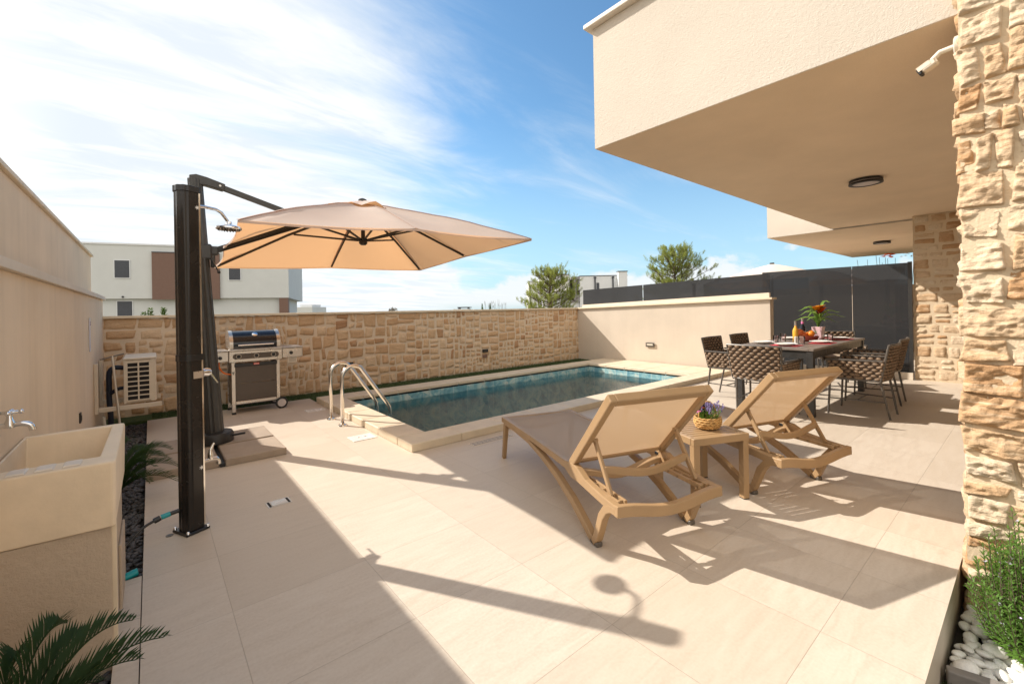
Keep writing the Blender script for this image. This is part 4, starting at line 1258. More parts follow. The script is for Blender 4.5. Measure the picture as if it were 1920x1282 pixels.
for c_, r_ in (((.03, -.04, .44), .055), ((.02, -.02, .41), .05), ((.05, -.02, .45), .045)): blossom(m2, V(c_), r_ * 1.7, rg, 18, .9)
m.build('orange_bracts', 'flower_yellow', po); m2.build('red_bracts', 'flower_orange', po)

# ------------------------------------------------------------------ cantilever parasol
um = thing('cantilever_parasol', 'square taupe cantilever parasol on a dark leaning mast, shading the pool edge', 'parasol', (0.50, 5.55, 0.065))
def L(mb): return loc(mb, um)
m = MB(); m.lathe([(.17, 0), (.17, .075), (.155, .10), (.085, .105)], (.50, 5.5, .068), 36); L(m).build('base_hub', 'mast_black', um, smooth=True)
m = MB(); m.beam((.60, 5.43, .12), (.76, 5.38, .135), .022, .02); L(m).build('foot_pedal', 'black', um, bevel=.004)
# oval ribbed mast
m = MB(); p0, p1 = V((.50, 5.5, .15)), V((.37, 5.5, 2.78)); n = 28
vs = []; fs = []
for j, p in enumerate((p0, p1)):
    for k in range(n):
        a = 2 * math.pi * k / n; rr = 1 + (0.05 if k % 2 else -0.03)
        sx, sy = (.082, .070) if j == 0 else (.062, .055)
        vs.append(p + V((math.cos(a) * sx * rr, math.sin(a) * sy * rr, 0)))
for k in range(n): fs.append((k, (k + 1) % n, n + (k + 1) % n, n + k))
fs.append(tuple(range(n))[::-1]); fs.append(tuple(range(n, 2 * n)))
m.add(vs, fs); L(m).build('mast', 'mast_grey', um)
JN = V((1.50, 5.47, 2.475))
m = MB(); m.strip([((.335, 5.5, 2.76), .052), ((.38, 5.5, 2.775), .052), ((.46, 5.49, 2.765), .044), ((.62, 5.49, 2.725), .036)], 0, (0, 1, 0), .085); L(m).build('top_bracket', 'mast_grey', um, bevel=.008)
m = MB(); m.beam((.50, 5.49, 2.757), (1.60, 5.47, 2.43), .050, .055); L(m).build('upper_arm', 'mast_grey', um, bevel=.005)
m = MB(); m.beam((.52, 5.49, 2.055), JN, .042, .060); L(m).build('lower_arm', 'mast_black', um, bevel=.005)
m = MB(); m.rbox((.36, 5.44, 1.96), (.50, 5.56, 2.12), .015); m.rbox((.44, 5.46, 2.01), (.56, 5.53, 2.10), .012); m.rbox((.49, 5.47, 1.88), (.53, 5.51, 2.02), .01); L(m).build('slider_collar', 'mast_grey', um)
m = MB(); m.beam((.49, 5.45, 1.97), (.55, 5.43, 1.84), .018, .012); m.ball((.555, 5.43, 1.83), .016, 8, 6); L(m).build('crank_handle', 'black', um)
for (x, z) in ((.58, 2.735),):
    m = MB(); m.tube([(x, 5.44, z), (x, 5.54, z)], .011, 10); L(m).build('bolt', 'steel', um, smooth=True)
# canopy: near edge D..C, far edge A..B
Dc, Cc, Bc, Ac = V((.52, 3.87, 2.11)), V((3.47, 3.80, 2.215)), V((3.58, 6.78, 2.10)), V((.66, 6.90, 2.02))
TOP = V((2.05, 5.35, 2.74))
ring = [Dc, (Dc + Cc) / 2 + V((0, .0, .025)), Cc, (Cc + Bc) / 2 + V((0, 0, .02)), Bc, (Bc + Ac) / 2 + V((0, 0, .02)), Ac, (Ac + Dc) / 2 + V((0, 0, .03))]
m = MB(); NR, NS = 14, 10; vs = []; fs = []
cols = 8 * NS
for j in range(NR + 1):
    v = j / NR * 0.985 + 0.015
    for k in range(cols):
        s0 = k // NS; u = (k % NS) / NS
        a, b_ = ring[s0], ring[(s0 + 1) % 8]
        e = a.lerp(b_, u)
        sagin = math.sin(math.pi * u)
        e = e.lerp(V((TOP.x, TOP.y, e.z)), 0.022 * sagin)
        q = TOP.lerp(e, v)
        q.z += 0.045 * math.sin(math.pi * v) - 0.055 * sagin * math.sin(math.pi * min(1, v * .9)) * 0.8 - .012 * sagin * v
        q.z += 0.012 * noise.noise(V((q.x * 2.2, q.y * 2.2, 0))) + 0.004 * noise.noise(q * 7)
        vs.append(q)
for j in range(NR):
    for k in range(cols): fs.append((j * cols + k, j * cols + (k + 1) % cols, (j + 1) * cols + (k + 1) % cols, (j + 1) * cols + k))
m.add(vs, fs); cnp = L(m).build('canopy', 'canopy', um, smooth='all')
for k in range(8):
    m = MB(); pts = [vs[j * cols + k * NS] + V((0, 0, .004)) for j in range(1, NR + 1)]
    m.strip([(q_, .0012) for q_ in pts], 0, V((-(pts[-1] - pts[0]).y, (pts[-1] - pts[0]).x, 0)).normalized(), .022); L(m).build('seam', 'canopy', um)
# short hem turned down all round
m = MB(); vs = []; fs = []
for k in range(cols):
    s0 = k // NS; u = (k % NS) / NS
    e = ring[s0].lerp(ring[(s0 + 1) % 8], u); e = e.lerp(V((TOP.x, TOP.y, e.z)), 0.022 * math.sin(math.pi * u)); e.z -= .012 * math.sin(math.pi * u)
    vs += [e, e - V((0, 0, .022))]
for k in range(cols): a = 2 * k; b_ = 2 * ((k + 1) % cols); fs.append((a, b_, b_ + 1, a + 1))
m.add(vs, fs); L(m).build('hem', 'canopy', um, smooth='all')
# vent cap on top
m = MB(); vs = [TOP + V((0, 0, .035))]; fs = []
nk = 32
for k in range(nk):
    a = 2 * math.pi * k / nk; w_ = .36 + .05 * math.cos(4 * a)
    vs.append(TOP + V((math.cos(a) * w_, math.sin(a) * w_, -.105 + .05 * (0.5 + .5 * math.cos(8 * a)))))
for k in range(nk): fs.append((0, 1 + k, 1 + (k + 1) % nk))
m.add(vs, fs); L(m).build('vent_cap', 'canopy', um, smooth='all')
m = MB(); m.lathe([(.05, .02), (.05, .045), (.02, .06)], TOP, 16); L(m).build('finial', 'mast_grey', um, smooth=True)
HUB = V((2.05, 5.35, 2.27))
m = MB(); m.lathe([(.03, -.05), (.05, -.03), (.05, .03), (.025, .04), (.022, .38)], HUB, 16); L(m).build('hub', 'mast_black', um, smooth=True)
for k in range(8):
    e = ring[k]; st_ = TOP + V((0, 0, -.05)); en = e + (TOP - e) * .02 + V((0, 0, -.012))
    md = st_.lerp(en, .5) + V((0, 0, .03)) - V((0, 0, 0))
    m = MB(); m.beam(st_, md, .016, .028); m.beam(md, en, .016, .026); o = L(m).build('rib', 'mast_black', um)
    m = MB(); j2 = st_.lerp(md, .92); m.beam(HUB, j2 + V((0, 0, -.02)), .014, .022); L(m).build('strut', 'mast_black', um)
# small folded tie flap on the right slope
m = MB(); q = TOP.lerp(Cc, .48) + V((0.04, .2, .05))
m.add([q, q + V((.16, -.05, -.015)), q + V((.22, .0, .02)), q + V((.10, .05, .055))], [(0, 1, 2, 3)])
q = TOP.lerp(Cc, .80) + V((0.0, .25, .03))
m.add([q, q + V((.10, -.02, -.03)), q + V((.18, .02, -.01)), q + V((.06, .05, .05))], [(0, 1, 2, 3)])
L(m).build('tie_flap', 'canopy', um)

# parasol base slabs
for i, (x0, x1, y0, y1) in enumerate(((-.045, .468, 4.78, 5.31), (.512, 1.02, 4.76, 5.30), (-.045, .468, 5.36, 5.88), (.512, 1.02, 5.35, 5.86))):
    t = MB(); t.rbox((x0, y0, .0), (x1, y1, .066), .006)
    o = t.build('base_slab', 'slab', bevel=.003)
    tag(o, ['square brown grey concrete slab at the front left of the parasol foot', 'square brown grey concrete slab at the front right of the parasol foot', 'square brown grey concrete slab at the back left of the parasol foot', 'square brown grey concrete slab at the back right of the parasol foot'][i], 'slab', 'ballast slabs weighing down the parasol')
m = MB(); m.box((-.05, 5.30, .004), (1.03, 5.375, .035)); m.box((.47, 4.76, .004), (.51, 5.90, .0355)); cx = L(m); o = cx.build('cross_foot', 'black', um)

# ------------------------------------------------------------------ outdoor shower
sh = thing('outdoor_shower', 'tall dark outdoor shower column with chrome overhead rose and lever tap', 'shower', (.185, 3.52, 0), R(25))
m = MB(); n = 52
poly = [(.050, -.058), (.050, .058)]
for k in range(n + 1):
    a = R(90 + 180 * k / n); q_ = 1 + .035 * math.cos(k * 2 * math.pi / 10.4); poly.append((-.008 + math.cos(a) * .052 * q_, math.sin(a) * .063 * (q_ if 1 < k < n - 1 else 1)))
m.prism(poly, .02, 1.105); m.build('column', 'black_gloss', sh, smooth=True)
m = MB(); m.prism([(a * .985, b_ * .985) for a, b_ in poly], 1.135, 2.185); m.build('column', 'black_gloss', sh, smooth=True)
m = MB(); m.prism([(a * 1.06, b_ * 1.05) for a, b_ in poly], 1.100, 1.140); m.build('collar', 'black', sh, smooth=True)
m = MB(); m.prism([(a * 1.08, b_ * 1.08) for a, b_ in poly], 2.185, 2.225); m.build('top_cap', 'charcoal', sh, bevel=.004)
for s_ in (-1, 1):
    m = MB(); m.box((.046, s_ * .060 - .003, .03), (.055, s_ * .060 + .003, 1.10)); m.box((.045, s_ * .059 - .003, 1.142), (.054, s_ * .059 + .003, 2.184)); m.build('edge_trim', 'steel_polished', sh)
m = MB(); m.rbox((-.068, -.082, 0), (.072, .082, .018), .005); m.build('base_plate', 'black', sh)
for a, b_ in ((-.056, -.07), (.062, -.07), (.062, .07), (-.056, .07)):
    m = MB(); m.lathe([(.012, 0), (.009, .012), (.005, .016)], (a, b_, .016), 10); m.build('bolt', 'chrome', sh, smooth=True)
# overhead arm and rose
m = MB(); m.lathe([(.022, 0), (.022, .02)], seg=16, mtx=Matrix.Translation((.055, 0, 2.115)) @ Matrix.Rotation(R(90), 4, 'Y')); m.tube([(.06, 0, 2.115), (.12, 0, 2.118), (.19, 0, 2.115), (.225, 0, 2.10), (.262, 0, 2.055), (.272, 0, 2.035)], .0105, 12); m.build('arm', 'chrome', sh, smooth=True)
m = MB(); m.lathe([(.018, .045), (.020, .03), (.03, .022), (.070, .012), (.080, .004), (.080, -.006), (.075, -.010), (0, -.010)], (.275, 0, 2.0), 36); ro = m.build('rose', 'chrome', sh, smooth=True)
m = MB()
for r_, n_ in ((.02, 8), (.042, 14), (.064, 22)):
    for k in range(n_):
        a = 2 * math.pi * k / n_; m.lathe([(.0028, -.018), (.0035, -.010)], (.275 + r_ * math.cos(a), r_ * math.sin(a), 2.0), 6)
m.build('nozzles', 'frame_grey', ro)
# mixer lever
m = MB(); m.rbox((.058, -.030, .985), (.085, .030, 1.035), .006); m.lathe([(.026, 0), (.028, .03), (.022, .05), (0, .052)], seg=20, mtx=Matrix.Translation((.082, 0, 1.01)) @ Matrix.Rotation(R(90), 4, 'Y')); m.build('mixer_body', 'chrome', sh, smooth=True)
m = MB(); m.beam((.115, 0, 1.03), (.175, -.01, .93), .018, .010, w2=.008); m.build('mixer_lever', 'chrome', sh, bevel=.002)
m = MB(); m.box((-.005, -.0655, .985), (.052, -.0625, 1.03)); m.build('badge_plate', 'steel', sh)
# foot tap
m = MB(); m.tube([(.06, 0, .42), (.13, 0, .42), (.165, 0, .415), (.178, 0, .395), (.178, 0, .375)], [.012, .014, .014, .013, .014], 12)
m.lathe([(.016, -.01), (.017, .02), (.012, .04), (.009, .055)], (.125, 0, .43), 12); m.tube([(.125, 0, .485), (.135, .0, .50), (.15, 0, .525)], [.010, .009, .006], 10); m.build('foot_tap', 'steel_polished', sh, smooth=True)
def star(mb, c, r, n_, fn):
    for k in range(n_):
        a = 2 * math.pi * k / n_; b_ = 2 * math.pi * (k + .5) / n_; d_ = 2 * math.pi * (k - .5) / n_
        mb.add([fn(c[0], c[1]), fn(c[0] + r * .35 * math.cos(d_), c[1] + r * .35 * math.sin(d_)), fn(c[0] + r * math.cos(a), c[1] + r * math.sin(a)), fn(c[0] + r * .35 * math.cos(b_), c[1] + r * .35 * math.sin(b_))], [(0, 1, 2, 3)])
for z_ in (.405, 2.09):
    m = MB(); star(m, (.036, z_), .017, 7, lambda a, b_: (a, -.0618, b_)); m.build('star_emblem', 'white_pure', sh)
# hose to the shower, and its couplings
def curve(pts, n=8):
    pts = [V(p) for p in pts]; P_ = [pts[0]] + pts + [pts[-1]]; o = []
    for i in range(1, len(P_) - 2):
        a, b_, c_, d_ = P_[i - 1:i + 3]
        for k in range(n):
            t = k / n
            o.append(.5 * ((2 * b_) + (c_ - a) * t + (2 * a - 5 * b_ + 4 * c_ - d_) * t * t + (3 * b_ - a - 3 * c_ + d_) * t ** 3))
    return o + [pts[-1]]
ho = thing('garden_hose', 'black garden hose with teal coupling plugged into the shower foot', 'hose', (0.0, 3.5, 0))
m = MB(); m.tube(curve([(.02, 3.50, .135), (-.06, 3.46, .11), (-.16, 3.38, .03), (-.24, 3.3, -.015), (-.34, 3.34, -.02), (-.40, 3.6, -.02)]), .0085, 8); loc(m, ho).build('hose_tube', 'black', ho, smooth='all')
m = MB(); m.tube([(.035, 3.505, .138), (.08, 3.51, .145)], [.016, .015], 14); loc(m, ho).build('teal_coupling', 'teal', ho, smooth=True)
m = MB(); m.tube([(.0, 3.495, .128), (.03, 3.503, .137)], .017, 14); m.tube([(.08, 3.51, .145), (.125, 3.515, .15)], .013, 12); loc(m, ho).build('black_coupling', 'black', ho, smooth=True)
t = MB(); t.tube([(-.125, 3.13, .0), (-.07, 3.135, .01)], .02, 14); t.tube([(-.14, 3.13, .0), (-.125, 3.13, .0)], .013, 12)
tag(t.build('hose_connector', 'teal', smooth=True), 'loose teal hose connector lying at the near end of the black gravel', 'connector')

# ------------------------------------------------------------------ gas barbecue
bq = thing('gas_barbecue', 'steel three burner gas barbecue with glossy black lid against the stone wall', 'barbecue', (.85, 7.10, 0))
def Bq(mb, n_, mt_, **k): return mb.build(n_, mt_, bq, **k)
W_, Dp = .60, .44
for x, y in ((0, 0), (W_ - .045, 0), (0, Dp - .03), (W_ - .045, Dp - .03)):
    m = MB(); m.rbox((x, y, .03 if x == 0 else .08), (x + .045, y + .03, .72), .003); Bq(m, 'leg', 'steel')
    if x == 0: m = MB(); m.rbox((x - .003, y - .003, 0), (x + .048, y + .033, .03), .003); Bq(m, 'foot', 'black')
m = MB(); m.rbox((.046, .004, .135), (W_ - .046, .03, .175), .003); m.rbox((.046, Dp - .03, .135), (W_ - .046, Dp - .004, .175), .003); Bq(m, 'lower_rail', 'steel')
m = MB(); m.rbox((.047, .008, .178), (W_ - .047, .02, .42), .002); m.rbox((.047, .008, .424), (W_ - .047, .02, .69), .002); Bq(m, 'front_panel', 'dark_brown_panel')
m = MB(); m.box((.01, .032, .12), (.02, Dp - .03, .70)); m.box((W_ - .02, .032, .12), (W_ - .01, Dp - .03, .70)); m.box((.02, .032, .115), (W_ - .02, Dp - .035, .13)); Bq(m, 'side_panel', 'black')
m = MB(); m.rbox((.035, -.012, .655), (W_ - .035, .006, .705), .004); Bq(m, 'drip_fascia', 'black')
m = MB(); m.rbox((-.03, -.02, .72), (W_ + .03, Dp, .875), .006); Bq(m, 'control_console', 'steel')
m = MB(); m.rbox((-.20, -.015, .735), (-.032, Dp - .02, .875), .008); m.rbox((-.205, -.02, .876), (-.034, Dp - .01, .893), .006); Bq(m, 'side_shelf', 'steel')
m = MB(); m.rbox((W_ + .032, -.015, .735), (W_ + .31, Dp - .02, .875), .008); m.rbox((W_ + .034, -.02, .876), (W_ + .315, Dp - .01, .893), .006); Bq(m, 'side_shelf', 'steel')
m = MB(); m.rbox((-.03, -.025, .876), (W_ + .03, .06, .90), .005); Bq(m, 'front_lip', 'steel')
m = MB(); yy = -.0215
pl = [(x, yy, z) for x, z in [(.05 + .035 * math.cos(R(a)) , .80 + .038 * math.sin(R(a))) for a in range(90, 271, 15)] + [(.55 + .035 * math.cos(R(a)), .80 + .038 * math.sin(R(a))) for a in range(-90, 91, 15)]]
m.hull(pl, [(x, y - .004, z) for x, y, z in pl]); Bq(m, 'control_panel', 'dark_brown_panel')
def knob(x, z, r=.021, ring=True):
    if ring:
        m = MB(); seg = 24; vs = []; fs = []
        for rr, y in ((r * 1.5, -.026), (r * 1.5, -.0285), (r * 1.28, -.0285), (r * 1.28, -.026)):
            for k in range(seg): a = 2 * math.pi * k / seg; vs.append((x + rr * math.cos(a), y, z + rr * math.sin(a)))
        for i in range(4):
            for k in range(seg): fs.append((i * seg + k, ((i + 1) % 4) * seg + k, ((i + 1) % 4) * seg + (k + 1) % seg, i * seg + (k + 1) % seg))
        m.add(vs, fs); Bq(m, 'dial_ring', 'white_plastic')
    y0 = -.026 if ring else -.0155
    m = MB(); m.lathe([(r, 0), (r * .95, .022), (0, .024)], seg=20, mtx=Matrix.Translation((x, y0, z)) @ Matrix.Rotation(R(90), 4, 'X')); m.rbox((x - .005, y0 - .032, z - r * .8), (x + .005, y0 - .02, z + r * .8), .002); Bq(m, 'control_knob', 'black', smooth=True)
for x in (.085, .30, .515): knob(x, .80)
knob(-.13, .795, .024, False); knob(W_ + .15, .805, .024, False)
# hood
m = MB(); sec = []
for k in range(15):
    a = R(180 - 100 * k / 14); sec.append((.24 + math.cos(a) * .215, .965 + math.sin(a) * .185))
sec = [(.03, .905)] + sec + [(.44, 1.10), (.46, .905)]
m.hull([(.03, y, z) for y, z in sec], [(W_ - .03, y, z) for y, z in sec]); Bq(m, 'hood', 'enamel', smooth=True)
for x0, x1 in ((-.015, .029), (W_ - .029, W_ + .015)):
    m = MB(); s2 = [(.24 + (y - .24) * 1.04, .905 + (z - .905) * 1.03) for y, z in sec]; m.hull([(x0, y, z) for y, z in s2], [(x1, y, z) for y, z in s2]); Bq(m, 'hood_end', 'steel', smooth=True)
m = MB(); m.tube([(.08, -.03, .955), (W_ - .08, -.03, .955)], .011, 12); m.beam((.10, -.03, .955), (.10, .03, .955), .014, .014); m.beam((W_ - .10, -.03, .955), (W_ - .10, .03, .955), .014, .014); Bq(m, 'hood_handle', 'steel_polished', smooth=True)
m = MB(); m.lathe([(.036, 0), (.036, .008), (.028, .012), (0, .012)], seg=24, mtx=Matrix.Translation((.30, .085, 1.093)) @ Matrix.Rotation(R(47), 4, 'X')); Bq(m, 'thermometer', 'chrome', smooth=True)
m = MB(); m.rbox((.265, -.0165, .672), (.335, -.0125, .697), .002); Bq(m, 'red_badge', 'red_badge')
m = MB()
for k in range(5): m.box((.272 + k * .012, -.0175, .679), (.280 + k * .012, -.0166, .690))
Bq(m, 'badge_letters', 'white_pure')
m = MB(); m.rbox((.008, -.003, .575), (.036, .0, .59), .001); m.rbox((.012, -.003, .553), (.032, .0, .568), .001); Bq(m, 'leg_sticker', 'black')
m = MB(); m.rbox((W_ + .11, .01, .655), (W_ + .235, .014, .735), .001); Bq(m, 'paper_tag', 'white_plastic')
m = MB()
for k in range(4): m.box((W_ + .125, .0085, .672 + k * .014), (W_ + .22, .0099, .676 + k * .014))
Bq(m, 'tag_print', 'dark_brown_panel')
for y in (.0, Dp + .012):
    m = MB(); m.lathe([(.055, 0), (.078, .002), (.083, .012), (.078, .022), (.055, .024)], seg=30, mtx=Matrix.Translation((W_ + .015, y, .084)) @ Matrix.Rotation(R(90), 4, 'X')); wh = Bq(m, 'wheel', 'black', smooth=True)
    m = MB(); m.lathe([(.056, -.001), (.056, .0255), (0, .027)], seg=30, mtx=Matrix.Translation((W_ + .015, y, .084)) @ Matrix.Rotation(R(90), 4, 'X')); m.build('wheel_disc', 'lamp_white', wh, smooth=True)
m = MB(); m.tube(curve([(-.13, .1, .73), (-.13, .09, .66), (-.08, .07, .58), (.01, .06, .55)]), .010, 8); Bq(m, 'gas_hose', 'orange_hose', smooth='all')

# ------------------------------------------------------------------ pool ladder rails
ld = thing('pool_ladder', 'pair of shiny steel grab rails arching over the pool edge', 'ladder', (1.8, 5.69, 0))
for y in (5.91, 5.47):
    pts = [(1.80, y, 0.0), (1.80, y, .55)]
    c0_ = V((1.945, y, .575))
    for k in range(0, 11):
        a = R(180 - 12.5 * k); pts.append((1.945 + .145 * math.cos(a), y, .575 + .145 * math.sin(a)))
    pts += [(2.36, y, .215), (2.405, y, .14), (2.42, y, .06), (2.42, y, -.75)]
    m = MB(); m.tube(pts, .0225, 14); loc(m, ld).build('rail', 'steel_polished', ld, smooth='all')
    m = MB(); m.lathe([(.055, .001), (.053, .012), (.03, .022)], (1.80, y, 0), 20); loc(m, ld).build('floor_flange', 'steel_polished', ld, smooth=True)
for z in (-.25, -.5):
    m = MB(); m.rbox((2.385, 5.48, z), (2.455, 5.90, z + .025), .004); loc(m, ld).build('step', 'steel', ld)

# ------------------------------------------------------------------ air conditioner on its wall bracket
ac = thing('air_conditioner', 'cream outdoor air conditioning unit on a wall bracket above the gravel bed', 'air conditioner', (-.1, 7.0, .39))
X0, X1, Y0, Y1, Z0, Z1 = -.245, .045, 6.66, 7.38, .39, .885
m = MB(); m.rbox((X0, Y0 + .012, Z0), (X1, Y1, Z1), .012); loc(m, ac).build('casing', 'ac_cream', ac, bevel=.004)
m = MB(); m.rbox((X0 - .006, Y0, Z1), (X1 + .006, Y1 + .01, Z1 + .022), .006); loc(m, ac).build('lid', 'ac_cream', ac)
m = MB(); m.box((X0 + .030, Y0 + .0095, Z0 + .035), (X1 - .062, Y0 + .0115, Z1 - .035)); loc(m, ac).build('grille_void', 'dark_void', ac)
m = MB(); xa, xb = X0 + .028, X1 - .058
for k in range(9):
    z = Z0 + .03 + (Z1 - Z0 - .06) * k / 8; m.box((xa, Y0, z - .006), (xb, Y0 + .011, z + .006))
for x in (xa, (xa + xb) / 2, xb): m.box((x - .007, Y0 - .001, Z0 + .025), (x + .007, Y0 + .010, Z1 - .025))
m.box((X0 + .002, Y0 + .002, Z0 + .002), (xa - .007, Y0 + .0115, Z1 - .002)); m.box((xb + .007, Y0 + .002, Z0 + .002), (X1 - .012, Y0 + .0115, Z1 - .002))
loc(m, ac).build('side_grille', 'ac_cream', ac)
br = thing('wall_bracket', 'cream L shaped wall bracket holding the air conditioning unit', 'bracket', (-.49, 7.0, .33))
for y in (6.64, 7.25):
    m = MB(); m.rbox((-.488, y, .31), (-.455, y + .04, .87), .003); m.rbox((-.454, y, .325), (.09, y + .04, .375), .003); loc(m, br).build('arm', 'ac_cream', br)
pp = thing('insulated_pipe', 'black insulated refrigerant pipe looping behind the air conditioning unit', 'pipe', (-.36, 6.95, .4))
m = MB(); m.tube(curve([(-.25, 6.9, .78), (-.33, 6.9, .79), (-.375, 6.9, .74), (-.38, 6.9, .6), (-.38, 6.9, .42), (-.37, 6.9, .2), (-.38, 6.95, 0.0)]), .026, 12); loc(m, pp).build('foam_pipe', 'navy_pipe', pp, smooth='all')
m = MB(); m.tube(curve([(-.25, 6.88, .55), (-.31, 6.86, .54), (-.36, 6.88, .50)]), .02, 10); loc(m, pp).build('valve_pipe', 'navy_pipe', pp, smooth='all')
m = MB(); m.tube(curve([(-.42, 6.75, .26), (-.41, 6.75, .15), (-.36, 6.74, .03)]), .014, 8); loc(m, pp).build('drain_pipe', 'white_plastic', pp, smooth='all')
sq = thing('floor_squeegee', 'steel handled squeegee standing upside down beside the air conditioning unit', 'squeegee', (-.28, 6.6, 0))
m = MB(); m.tube([(-.27, 6.58, .05), (-.335, 6.62, .95)], .012, 10); loc(m, sq).build('handle', 'steel', sq, smooth=True)
m = MB(); m.beam((-.435, 6.6, .915), (-.235, 6.64, .965), .02, .014); loc(m, sq).build('head_bar', 'frame_grey', sq, bevel=.003)

# ------------------------------------------------------------------ stone sink with its tap
sk = thing('garden_sink', 'cream cast concrete garden sink on a rough rendered pedestal by the boundary wall', 'sink', (-.4, 2.8, 0))
SX0, SX1, SY0, SY1 = -.485, -.115, 2.40, 3.22
m = MB()
wall_ = .045
zb, zt = .545, .81
def sinkring(mb, z0, z1, inset_o0, inset_o1): pass
# outer shell with rim, hollow inside
ox = [(SX0, SY0 + .015), (SX1 - .012, SY0), (SX1, SY0 + .012), (SX1, SY1 - .012), (SX1 - .012, SY1), (SX0, SY1 - .015)]
ix = [(SX0 + .01, SY0 + .13), (SX1 - .062, SY0 + .125), (SX1 - .055, SY0 + .135), (SX1 - .05, SY1 - .055), (SX1 - .06, SY1 - .048), (SX0 + .01, SY1 - .05)]
vs = []; fs = []
n = 6
for z, pl_, k in ((zb, ox, .985), (zt - .012, ox, 1.0), (zt, ox, .992), (zt, ix, 1.0), (zt - .01, ix, .99), (zb + .06, ix, .90)):
    cx_, cy_ = (SX0 + SX1) / 2, (SY0 + SY1) / 2
    vs += [(SX0 + (x - SX0) * k, cy_ + (y - cy_) * k, z) for x, y in pl_]
for j in range(5):
    for k in range(n): fs.append((j * n + k, j * n + (k + 1) % n, (j + 1) * n + (k + 1) % n, (j + 1) * n + k))
fs.append(tuple(range(5 * n, 6 * n))); fs.append(tuple(range(n))[::-1])
m.add(vs, fs); loc(m, sk).build('basin', 'concrete', sk, smooth=True, bevel=.008)
# washboard ridges on the broad near rim
m = MB()
for k in range(4):
    x0 = SX1 - .16 - k * .075
    m.hull([(x0, SY0 + .03, zt + .0005), (x0 + .055, SY0 + .03, zt + .0005), (x0 + .055, SY0 + .12, zt + .0005), (x0, SY0 + .12, zt + .0005)], [(x0 + .006, SY0 + .035, zt + .007), (x0 + .049, SY0 + .035, zt + .007), (x0 + .049, SY0 + .115, zt + .004), (x0 + .006, SY0 + .115, zt + .004)])
loc(m, sk).build('washboard', 'concrete_rim', sk, bevel=.002)
m = MB(); m.box((SX0, SY0 + .022, -.2), (SX1 - .018, SY1 - .03, .543)); m.box((SX1 - .0175, SY0 + .42, -.2), (SX1 - .006, SY1 - .05, .30)); loc(m, sk).build('pedestal', 'pedestal', sk, bevel=.004)
m = MB(); m.box((SX1 - .019, SY0 + .025, -.2), (SX1 - .004, SY0 + .05, .62)); loc(m, sk).build('corner_bead', 'cap', sk, bevel=.003)
tp = thing('wall_tap', 'small chrome wall tap with a cross handle above the concrete sink', 'tap', (-.49, 2.71, .95))
m = MB(); m.tube(curve([(-.49, 2.71, .955), (-.455, 2.71, .955), (-.42, 2.71, .957), (-.395, 2.71, .948), (-.388, 2.71, .925)]), [.011] * 33, 12); loc(m, tp).build('spout', 'chrome', tp, smooth='all')
m = MB(); m.lathe([(.015, -.012), (.016, .012), (.011, .02), (.009, .042)], (-.452, 2.71, .957), 14); loc(m, tp).build('valve', 'chrome', tp, smooth=True)
m = MB(); m.tube([(-.482, 2.71, 1.008), (-.422, 2.71, 1.008)], .0065, 8); m.tube([(-.452, 2.68, 1.008), (-.452, 2.74, 1.008)], .0065, 8)
for a, b_ in ((-.484, 2.71), (-.42, 2.71), (-.452, 2.678), (-.452, 2.742)): m.ball((a, b_, 1.008), .010, 8, 6)
m.ball((-.452, 2.71, 1.008), .012, 8, 6); loc(m, tp).build('cross_handle', 'chrome', tp, smooth='all')

# small fittings on walls
t = thing('wall_thermometer', 'long pale strip thermometer fixed near the end of the boundary wall', 'thermometer', (-.488, 6.26, 1.2))
m = MB(); m.rbox((0, -.035, -.17), (.008, .035, .18), .002); m.build('card', 'thermo', t)
m = MB(); m.box((.0082, -.022, .125), (.0092, .022, .14)); m.box((.0082, -.022, .10), (.0092, .022, .118)); m.build('printed_marks', 'purple', t)
m = MB()
for k in range(14): m.box((.0082, -.012, -.15 + k * .017), (.0088, .004, -.147 + k * .017))
m.build('scale', 'frame_grey', t)
t = thing('wall_socket', 'small dark socket low on the boundary wall behind the sink', 'socket', (-.49, 5.37, .51)); 
m = MB(); m.rbox((0, -.035, -.045), (.012, .035, .045), .004); m.build('cover', 'charcoal', t)
m = MB(); m.rbox((.0122, -.02, -.025), (.016, .02, .02), .002); m.build('flap', 'black', t)
for (x, y, z, face, lab, big) in ((2.76, 7.985, .44, 'y', 'small dark recessed light on the stone wall above the ladder rails', 0), (5.81, 7.985, .46, 'y', 'small dark recessed light in the middle of the stone wall', 0), (5.80, 7.985, .34, 'y', 'small brown cover plate under the middle light of the stone wall', 2), (9.05, 5.84, .49, 'x', 'small rectangular step light on the plaster wall', 1)):
    if face == 'y':
        t = thing('wall_light' if big != 2 else 'cover_plate', lab, 'light' if big != 2 else 'plate', (x, y, z))
        m = MB(); m.rbox((-.07, -.03, -.035), (.07, .01, .035), .004) if big == 0 else m.rbox((-.06, -.022, -.035), (.06, .01, .035), .004); m.build('frame', 'charcoal' if big == 0 else 'brown_panel', t)
        if big == 0: m = MB(); m.box((-.05, -.0325, -.02), (.05, -.0302, .012)); m.build('slot', 'black', t)
    else:
        t = thing('wall_light', lab, 'light', (x, y, z), math.atan2(dirp.y, dirp.x) - R(90) + R(180))
        m = MB(); m.rbox((-.02, -.11, -.05), (.0, .11, .05), .004); m.build('frame', 'frame_grey', t)
        m = MB(); m.box((-.0225, -.075, -.012), (-.0202, .075, .022)); m.build('lit_slot', 'white_plastic', t)
